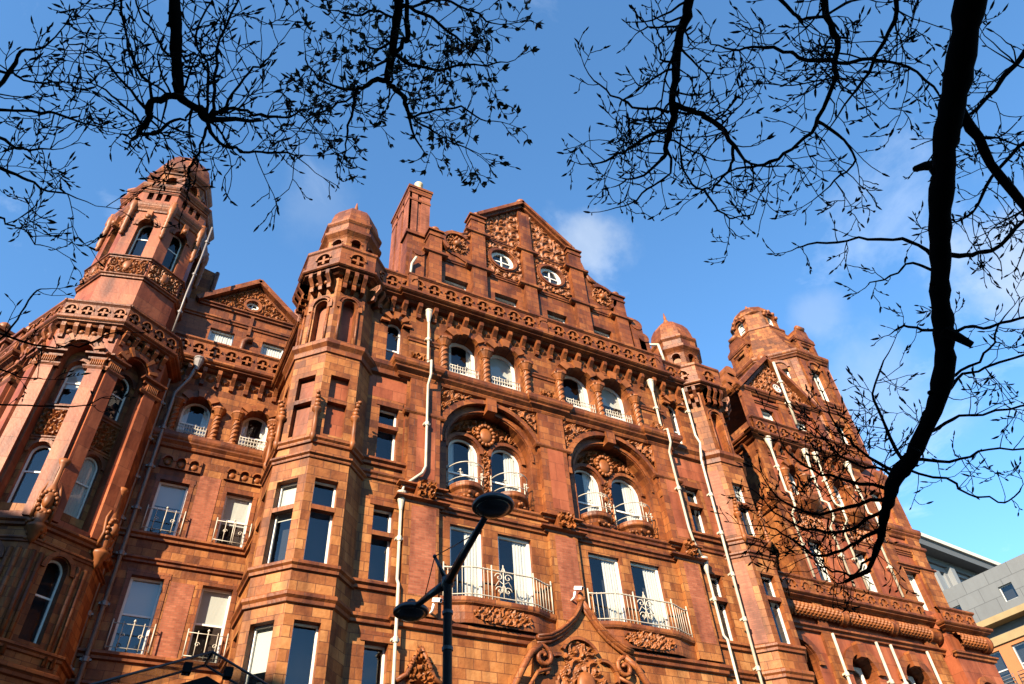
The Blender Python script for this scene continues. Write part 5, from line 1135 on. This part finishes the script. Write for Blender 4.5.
# ------------------------------------------------------------------ the overhanging trees: bare limbs, upturned twigs, swelling buds
def limb_pts(tr, t0, t1):       # traced centre line (x, y, half width in pixels) at a depth running from t0 to t1 metres
    n = len(tr); P = []; Rd = []
    L = [0.0]
    for a, b in zip(tr, tr[1:]): L.append(L[-1] + math.hypot(b[0] - a[0], b[1] - a[1]))
    for (x, y, r), l in zip(tr, L):
        t = t0 + (t1 - t0) * l / max(L[-1], 1e-6); P.append(at(x, y, t)); Rd.append(r * t / FPX)
    return P, Rd
def smooth_line(P, Rd, k=4):
    Q = []; q = []
    n = len(P)
    for i in range(n - 1):
        p0, p1, p2, p3 = P[max(0, i - 1)], P[i], P[i + 1], P[min(n - 1, i + 2)]
        for j in range(k):
            u = j / k
            Q.append(0.5 * ((2 * p1) + (p2 - p0) * u + (2 * p0 - 5 * p1 + 4 * p2 - p3) * u * u + (3 * p1 - p0 - 3 * p2 + p3) * u ** 3)); q.append(Rd[i] + (Rd[i + 1] - Rd[i]) * u)
    Q.append(P[-1]); q.append(Rd[-1]); return Q, q
UP = Vector((0, 0, 1)); VIEW = Vector(R_ @ np.array([0, 0, 1.0])); RGT = Vector(R_ @ np.array([1.0, 0, 0])); DWN = Vector(R_ @ np.array([0, 1.0, 0]))
class Tree:
    def __init__(s, root, seed, leafy=0.0):
        s.root = root; s.tw = MB(); s.bd = MB(); s.lf = MB(); s.rg = random.Random(seed); s.leafy = leafy
    def limb(s, P, Rd, name='limb', n=9):
        m = MB(); Q, q = smooth_line(P, Rd)
        rg = s.rg; q = [r * rg.uniform(.88, 1.12) for r in q]
        amp = .011 if name == 'branch' else .0035; off = Vector((0, 0, 0))
        for i in range(1, len(Q)):
            off = off * .7 + Vector((rg.gauss(0, 1), rg.gauss(0, 1), rg.gauss(0, 1))) * amp; Q[i] = Q[i] + off
        if name == 'branch': q = [q[0] * .8] + [r * .68 for r in q[1:]]
        if name == 'limb':
            for _ in range(9):
                i = rg.randint(2, len(Q) - 3); dd = (RGT * rg.uniform(-1, 1) + DWN * rg.uniform(-1, 1) + VIEW * rg.uniform(-.5, .5)).normalized()
                m.tube([Q[i], Q[i] + dd * q[i] * 1.0, Q[i] + dd * q[i] * rg.uniform(1.15, 1.5)], [q[i] * .55, q[i] * .4, q[i] * .2], 6, 0)
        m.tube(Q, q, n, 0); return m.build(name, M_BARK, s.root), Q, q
    def bud(s, p, d, L, w=.24):
        d = d.normalized(); a = d.orthogonal().normalized(); b = d.cross(a)
        bend = (a * s.rg.uniform(-1, 1) + b * s.rg.uniform(-1, 1) + UP * .6) * L * .18
        pts = [p]; k = 4; r1 = L * w * .42; r2 = L * w * .36
        for f, r, bb in ((.35, r1, .3), (.7, r2, .8)):
            for j in range(k): pts.append(p + d * (L * f) + bend * bb + (a * math.cos(j * math.pi / 2) + b * math.sin(j * math.pi / 2)) * r)
        pts.append(p + d * L + bend * 1.5)
        s.bd.add(I4, pts, [(0, 1 + (j + 1) % k, 1 + j) for j in range(k)] + [(1 + j, 1 + (j + 1) % k, 5 + (j + 1) % k, 5 + j) for j in range(k)] + [(5 + j, 5 + (j + 1) % k, 9) for j in range(k)], 0, False)
    def leaf(s, p, d, L):
        d = d.normalized(); a = (d.orthogonal() * s.rg.uniform(-1, 1) + d.cross(d.orthogonal()) * s.rg.uniform(-1, 1)).normalized(); nn = d.cross(a)
        s.lf.add(I4, [p, p + d * L * .45 + a * L * .24 + nn * L * .1, p + d * L, p + d * L * .45 - a * L * .24 + nn * L * .1], [(0, 1, 2), (0, 2, 3)])
    def tip(s, p, d, sc=1.0):
        rg = s.rg
        if rg.random() < s.leafy:
            for i in range(rg.randint(2, 4)):
                dd = d + Vector((rg.uniform(-1, 1), rg.uniform(-1, 1), rg.uniform(-1, 1))) * .8; s.leaf(p, dd, rg.uniform(.05, .085) * sc)
            s.bud(p, d, .05 * sc, .3)
        else: s.bud(p, d, rg.uniform(.045, .085) * sc, .28)
    def twig(s, p, d, L, r, lev, sc=1.0, up=.16):
        rg = s.rg; d = d.normalized(); n = max(4, int(L / (.075 * sc))); st = L / n; P = [p.copy()]
        wob = Vector((rg.uniform(-1, 1), rg.uniform(-1, 1), rg.uniform(-1, 1))) * .05
        kids = []
        for i in range(n):
            d = (d + UP * up * (i / n) * .9 + wob + Vector((rg.gauss(0, 1), rg.gauss(0, 1), rg.gauss(0, 1))) * .20).normalized()
            p = p + d * st; P.append(p.copy())
            if lev > 0 and i > 0 and rg.random() < (.55 if lev == 2 else .42):
                sd = Vector((rg.gauss(0, 1), rg.gauss(0, 1), rg.gauss(0, 1))); sd = (sd - d * sd.dot(d)).normalized()
                kids.append((p.copy(), d * rg.uniform(.4, .9) + sd * rg.uniform(.5, 1.0), L * rg.uniform(.25, .5) * (1 - .4 * i / n)))
            elif i > 0 and rg.random() < (.55 if lev == 0 else .25):
                sd = Vector((rg.gauss(0, 1), rg.gauss(0, 1), rg.gauss(0, 1)))
                if rg.random() < s.leafy * .8: s.tip(p, d + sd * .5, sc * .8)
                else: s.bud(p, d + sd * .45, rg.uniform(.022, .045) * sc, .38)
        s.tw.tube(P, [max(.0032 * sc, r * (1 - .6 * i / n)) for i in range(n + 1)], 4 if lev < 2 else 5, 0, I4, False, True)
        s.tip(P[-1], d, sc)
        for q, dd, l in kids: s.twig(q, dd, max(l, .12 * sc), r * .6, lev - 1, sc, up)
    def clothe(s, Q, q, count, L, sc=1.0, start=.1, lev=2, spread=1.0, bias=None, up=.16):
        n = len(Q); rg = s.rg; count = max(1, int(count * .85))
        for _ in range(count):
            i = min(n - 2, int((start + (1 - start) * rg.random() ** .8) * (n - 1))); d = (Q[i + 1] - Q[i]).normalized()
            # fan out, flattened a little along the line of sight so the spray stays a layered plane
            sd = RGT * rg.gauss(0, 1) + DWN * rg.gauss(0, 1) + VIEW * rg.gauss(0, .7); sd = (sd - d * sd.dot(d)).normalized()
            dd = d * rg.uniform(.1, .7) + sd * spread
            if bias is not None: dd = dd + bias
            s.twig(Q[i], dd, L * rg.uniform(.55, 1.15), max(.0045 * sc, min(q[i] * .35, .011 * sc)), lev, sc, up)
        dd = (Q[-1] - Q[-2]); s.twig(Q[-1], dd, L * .8, max(.004 * sc, q[-1] * .9), lev, sc, up)
    def finish(s):
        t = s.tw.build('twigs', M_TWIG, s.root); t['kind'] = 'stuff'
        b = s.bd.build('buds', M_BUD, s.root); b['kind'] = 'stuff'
        if s.lf.f: l = s.lf.build('leaves', M_LEAF, s.root); l['kind'] = 'stuff'
def trunk(tree, base, pts, rad):
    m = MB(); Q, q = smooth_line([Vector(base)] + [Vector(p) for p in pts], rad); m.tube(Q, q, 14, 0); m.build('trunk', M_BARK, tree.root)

# right hand tree
tr = thing('bare_tree', 'dark budding tree whose thick limb hangs down the right side of the picture', 'tree', (6.5, -25, 0))
T = Tree(tr, 5)
PX_, RX_ = limb_pts([(978, -70, 15), (970, 0, 14), (963, 55, 12.6), (953, 105, 12.8), (944, 150, 11.5), (941, 200, 10.5), (940, 255, 9.8), (939, 300, 9), (943, 328, 9.5), (944, 350, 8.8), (940, 385, 9.2), (930, 420, 8.2), (912, 455, 7.6), (902, 470, 8.2), (890, 492, 6.4), (884, 515, 4.5), (878, 540, 3.4), (867, 570, 2.4), (844, 582, 1.5)], 4.1, 5.3)
top = PX_[0]
_, Q1_, q1_ = T.limb(PX_, RX_, 'limb', 12)
trunk(T, (6.5, -25, 0), [(6.45, -25, 1.6), (6.3, -24.7, 3.4), (5.8, -23.6, 5.2), (top.x + .7, top.y - 1.3, top.z + .55), tuple(top)], [.30, .25, .22, .18, .13, RX_[0]])
def sub(tree, tr_, t0, t1, count, L, sc=1.0, lev=2, n=7, start=.08, up=.16, spread=1.0):
    P, Rd = limb_pts(tr_, t0, t1); o, Q, q = tree.limb(P, Rd, 'branch', n)
    if count: tree.clothe(Q, q, count, L, sc, start, lev, spread, None, up)
    return Q, q
sub(T, [(954, 100, 8), (974, 130, 7.5), (1000, 180, 7), (1040, 240, 6.5)], 4.45, 4.6, 8, .35, .7)
sub(T, [(692, -30, 8.5), (689, 8, 8), (681, 40, 6.6), (677, 68, 6), (676, 95, 5.6), (671, 125, 5), (667, 148, 4), (662, 160, 2.6)], 5.6, 5.9, 20, .55)
sub(T, [(676, 106, 4.8), (698, 112, 4), (720, 124, 3.8), (734, 146, 3.2)], 5.8, 5.7, 12, .5)
sub(T, [(734, 146, 3), (731, 165, 2.2), (722, 182, 1.8), (704, 189, 1.6), (688, 176, 1.5), (678, 140, 1.5)], 5.7, 5.8, 8, .4)
sub(T, [(673, 130, 3), (645, 138, 2.5), (622, 150, 2), (600, 162, 1.5)], 5.85, 6.2, 12, .42)
sub(T, [(668, 112, 2.5), (640, 108, 2), (615, 95, 1.6), (592, 82, 1.2)], 5.8, 6.1, 9, .36)
sub(T, [(680, 60, 2.2), (662, 62, 1.6), (660, 40, 1.4), (652, 15, 1.1)], 5.7, 5.8, 4, .3)
sub(T, [(666, 148, 2.2), (668, 170, 1.8), (650, 190, 1.5), (625, 205, 1.1)], 5.9, 6.1, 9, .35)
sub(T, [(704, 189, 2), (715, 205, 1.5), (735, 215, 1.2), (755, 212, 1)], 5.7, 5.9, 7, .28)
sub(T, [(822, -30, 5.6), (828, 15, 5), (836, 48, 4.6), (834, 75, 3.8), (820, 118, 3), (800, 142, 2.4), (772, 164, 2.6), (745, 168, 2)], 5.2, 5.7, 22, .5)
sub(T, [(836, 60, 3.5), (800, 58, 2.6), (765, 45, 2.2), (735, 48, 1.8)], 5.3, 5.6, 14, .45)
sub(T, [(834, 62, 3), (870, 62, 2.4), (905, 72, 2), (935, 100, 1.6)], 5.3, 5.2, 12, .42)
sub(T, [(818, 122, 2.6), (842, 140, 2), (850, 165, 1.6), (830, 185, 1.3)], 5.5, 5.6, 9, .4)
sub(T, [(760, -20, 3), (790, 15, 2.6), (815, 20, 2.2), (850, 5, 2)], 5.0, 5.2, 14, .45)
sub(T, [(900, -20, 4), (890, 20, 3.2), (872, 60, 2.6), (850, 95, 2)], 4.9, 5.2, 16, .45)
sub(T, [(937, 262, 3), (905, 246, 2.6), (868, 242, 2), (825, 243, 1.6), (795, 249, 1.2)], 4.8, 5.2, 7, .2, .85, 1)
sub(T, [(938, 272, 2.4), (915, 262, 1.8), (890, 275, 1.4), (866, 284, 1)], 4.8, 5.0, 4, .16, .8, 1)
sub(T, [(942, 256, 4), (975, 256, 3.6), (1000, 246, 3), (1035, 215, 2.6)], 4.8, 4.9, 10, .34, .8)
sub(T, [(936, 330, 2.4), (912, 327, 2), (892, 331, 1.3)], 4.9, 5.0, 5, .12, .8, 1)
sub(T, [(942, 328, 3), (975, 326, 2.4), (1002, 322, 2.2), (1040, 318, 2)], 4.9, 5.0, 8, .3, .8)
sub(T, [(942, 384, 2.6), (962, 370, 2), (985, 345, 1.6), (1000, 322, 1.2)], 5.0, 5.1, 5, .25, .8)
sub(T, [(932, 410, 3), (960, 384, 2.2), (990, 370, 1.8), (1035, 352, 1.6)], 5.0, 5.1, 8, .28, .8)
sub(T, [(906, 462, 3), (950, 461, 2), (990, 450, 1.6), (1035, 449, 1.4)], 5.1, 5.2, 8, .26, .8)
sub(T, [(900, 468, 2.6), (945, 478, 1.8), (975, 497, 1.5), (1005, 502, 1.3), (1024, 490, 1)], 5.1, 5.2, 6, .22, .8, 1)
sub(T, [(918, 436, 3), (955, 418, 2.2), (985, 415, 1.8), (1030, 404, 1.6)], 5.1, 5.2, 9, .26, .8)
for y0, tr_ in ((0, [(905, 465, 3), (885, 430, 2.2), (872, 395, 1.7), (880, 360, 1.2)]), (0, [(900, 475, 3), (870, 455, 2.2), (845, 435, 1.6), (828, 408, 1.2)]), (0, [(893, 490, 3.2), (850, 480, 2.4), (815, 470, 1.8), (785, 450, 1.2)]),
                (0, [(888, 496, 3.4), (850, 510, 2.6), (812, 512, 2), (775, 500, 1.3)]), (0, [(884, 510, 3), (845, 528, 2.4), (805, 528, 1.8), (768, 505, 1.2)]), (0, [(882, 528, 3), (855, 548, 2.4), (822, 555, 2), (790, 540, 1.4), (768, 525, 1)]),
                (0, [(900, 480, 2.4), (880, 470, 2), (850, 462, 1.6), (815, 430, 1.2)]), (0, [(870, 570, 2.4), (845, 574, 1.8), (822, 568, 1.3), (812, 562, .9)])):
    sub(T, tr_, 5.2, 5.45, 13, .34, .8)
sub(T, [(882, 535, 3), (870, 560, 2), (850, 575, 1.4), (835, 578, 1)], 5.25, 5.3, 7, .2, .75, 1)
sub(T, [(1060, 20, 5), (1020, 60, 4), (990, 95, 3), (965, 120, 2)], 4.6, 4.7, 14, .42, .8)
sub(T, [(1060, 130, 4), (1020, 150, 3), (985, 190, 2.4), (965, 215, 1.6)], 4.6, 4.8, 10, .38, .8)
# sawn snags and stubs on the limb
for x, y, x2, y2, r in ((942, 330, 972, 345, 5), (936, 165, 915, 169, 4.5), (952, 70, 962, 92, 8), (934, 296, 948, 268, 3)):
    m = MB(); a, b = at(x, y, 4.75), at(x2, y2, 4.7); m.tube([a, (a + b) / 2 + UP * .01, b], [r * 1.3 * 4.7 / FPX, r * 4.7 / FPX, r * .7 * 4.7 / FPX], 7); m.build('snag', M_BARK, tr)
T.finish()

# left hand tree
tl = thing('bare_tree', 'dark budding tree with crooked hooked limb at the upper left', 'tree', (-4.5, -26, 0))
T = Tree(tl, 9)
P_, R2_ = limb_pts([(172, -60, 6.6), (174, 0, 6.2), (175, 40, 6), (177, 75, 5.6), (178, 94, 5.4)], 5.2, 5.3)
top = P_[0]
T.limb(P_, R2_, 'limb', 10)
trunk(T, (-4.5, -26, 0), [(-4.45, -26, 1.7), (-4.3, -25.8, 4.0), (-3.8, -24.8, 6.0), (top.x - .6, top.y - 1.2, top.z + .5), tuple(top)], [.24, .2, .17, .13, .08, R2_[0]])
sub(T, [(178, 94, 5.5), (163, 96, 5), (154, 104, 5), (150, 118, 4.5), (141, 133, 3.5)], 5.3, 5.3, 10, .42)
sub(T, [(141, 133, 3), (160, 131, 2.4), (178, 120, 2), (190, 111, 1.4)], 5.3, 5.4, 6, .35)
sub(T, [(178, 93, 6), (192, 102, 6), (204, 114, 6), (210, 120, 5)], 5.3, 5.3, 8, .45)
sub(T, [(208, 117, 3.2), (228, 110, 2.6), (252, 116, 2.2), (280, 119, 1.7), (300, 112, 1)], 5.3, 5.6, 13, .42)
sub(T, [(209, 122, 3), (220, 140, 2.6), (240, 148, 2.2), (270, 151, 1.8), (302, 158, 1)], 5.3, 5.6, 13, .42)
sub(T, [(207, 122, 2.4), (203, 142, 2), (192, 165, 1.6), (188, 185, 1)], 5.3, 5.5, 8, .3)
sub(T, [(210, 115, 2.6), (214, 80, 2.2), (222, 40, 1.8), (238, -5, 1.5)], 5.3, 5.3, 14, .42)
sub(T, [(206, 114, 2.4), (208, 70, 2), (200, 40, 1.6), (215, 0, 1.2)], 5.3, 5.4, 10, .4)
sub(T, [(209, 118, 2.6), (230, 98, 2.1), (250, 75, 1.7), (270, 60, 1.2)], 5.3, 5.5, 11, .4)
sub(T, [(152, 100, 2.6), (140, 70, 2.2), (130, 40, 1.8), (120, -10, 1.6)], 5.3, 5.4, 13, .4)
sub(T, [(150, 112, 2.6), (128, 85, 2), (105, 60, 1.6), (75, 45, 1.1)], 5.3, 5.6, 13, .4)
sub(T, [(145, 128, 2.2), (125, 110, 1.8), (105, 92, 1.4), (85, 75, 1)], 5.3, 5.6, 10, .36)
sub(T, [(178, 60, 2.2), (160, 45, 1.8), (148, 20, 1.5), (130, -10, 1.3)], 5.2, 5.4, 8, .38)
sub(T, [(141, 133, 2), (130, 140, 1.5), (122, 135, 1.1)], 5.3, 5.4, 5, .22)
sub(T, [(-30, 100, 4), (5, 78, 3.2), (22, 56, 2.4), (40, 50, 1.6), (60, 33, 1)], 5.0, 5.2, 8, .34, .9)
sub(T, [(-30, 112, 2.6), (30, 113, 2.2), (70, 118, 1.8), (98, 127, 1)], 5.0, 5.2, 9, .26, .9)
sub(T, [(-30, 160, 3), (15, 176, 2.4), (40, 190, 1.8), (75, 202, 1)], 5.0, 5.2, 12, .32, .9)
sub(T, [(-30, 130, 3), (0, 140, 2.4), (25, 150, 1.7), (50, 152, 1)], 5.0, 5.2, 11, .3, .9)
sub(T, [(-30, 215, 2.4), (0, 218, 1.8), (20, 230, 1.2), (35, 245, .8)], 5.0, 5.2, 8, .26, .9)
sub(T, [(-30, 70, 3), (10, 72, 2.2), (30, 80, 1.6), (60, 82, 1)], 5.0, 5.2, 8, .26, .9)
sub(T, [(-40, 330, 2.2), (0, 338, 1.8), (45, 345, 1.5), (85, 342, 1.2), (117, 333, .9)], 5.6, 5.8, 5, .16, .9, 1)
sub(T, [(-40, 355, 2), (0, 330, 1.6), (22, 305, 1.3), (32, 286, 1.1)], 5.6, 5.7, 7, .2, .9, 1)
sub(T, [(-40, 405, 1.8), (0, 408, 1.4), (60, 406, 1.1), (108, 398, .8)], 5.6, 5.8, 5, .15, .9, 1)
sub(T, [(-40, 370, 1.8), (0, 372, 1.4), (25, 376, 1.1), (42, 375, .8)], 5.6, 5.8, 6, .2, .9, 1)
T.finish()

# the middle tree, already breaking into leaf
tm_ = thing('leafing_tree', 'tree with small fresh green leaves hanging over the top centre', 'tree', (-.5, -27, 0))
T = Tree(tm_, 13, .6)
P_, R2_ = limb_pts([(402, -60, 5.4), (399, -10, 5), (397, 20, 4.6), (393, 50, 4.2), (387, 80, 3.6)], 6.3, 6.5)
top = P_[0]; T.limb(P_, R2_, 'limb', 9)
trunk(T, (-.5, -27, 0), [(-.5, -27, 2), (-.55, -26.8, 4.5), (-.6, -26, 6.8), (top.x - .2, top.y - 1.3, top.z + .5), tuple(top)], [.2, .17, .14, .11, .07, R2_[0]])
sub(T, [(387, 80, 4), (370, 84, 3.4), (358, 92, 3), (353, 112, 2), (345, 138, 1.5), (341, 160, 1)], 6.5, 6.6, 14, .34)
sub(T, [(388, 82, 4), (400, 91, 3.6), (408, 104, 3.2), (411, 118, 2.6)], 6.5, 6.5, 10, .4)
sub(T, [(411, 118, 2), (435, 110, 1.7), (460, 106, 1.4), (488, 124, 1)], 6.5, 6.7, 13, .36)
sub(T, [(410, 114, 1.8), (420, 128, 1.5), (445, 138, 1.2), (470, 145, .9)], 6.5, 6.7, 12, .32)
sub(T, [(394, 54, 3), (415, 62, 2.5), (440, 68, 2), (465, 66, 1.5), (500, 62, 1)], 6.4, 6.7, 16, .38)
sub(T, [(400, 5, 3), (425, 15, 2.5), (450, 30, 2), (470, 48, 1.4)], 6.4, 6.6, 15, .4)
sub(T, [(398, 10, 2.6), (430, 0, 2.2), (460, 5, 1.8), (490, 25, 1.2)], 6.4, 6.6, 12, .38)
sub(T, [(406, -5, 2.6), (408, 25, 4), (408, 38, 3.6), (396, 56, 3)], 6.4, 6.5, 8, .38)
sub(T, [(358, 90, 2.6), (335, 86, 2), (318, 75, 1.6), (306, 55, 1)], 6.5, 6.7, 12, .34)
sub(T, [(360, 92, 2), (338, 104, 1.6), (318, 116, 1.2), (300, 130, .8)], 6.5, 6.7, 9, .3)
sub(T, [(396, 18, 2.2), (375, 12, 2), (350, 16, 1.7), (335, 10, 1.2)], 6.4, 6.5, 12, .36)
sub(T, [(393, 45, 2.2), (375, 50, 1.8), (362, 40, 1.4), (352, 30, 1)], 6.4, 6.5, 10, .36)
T.finish()
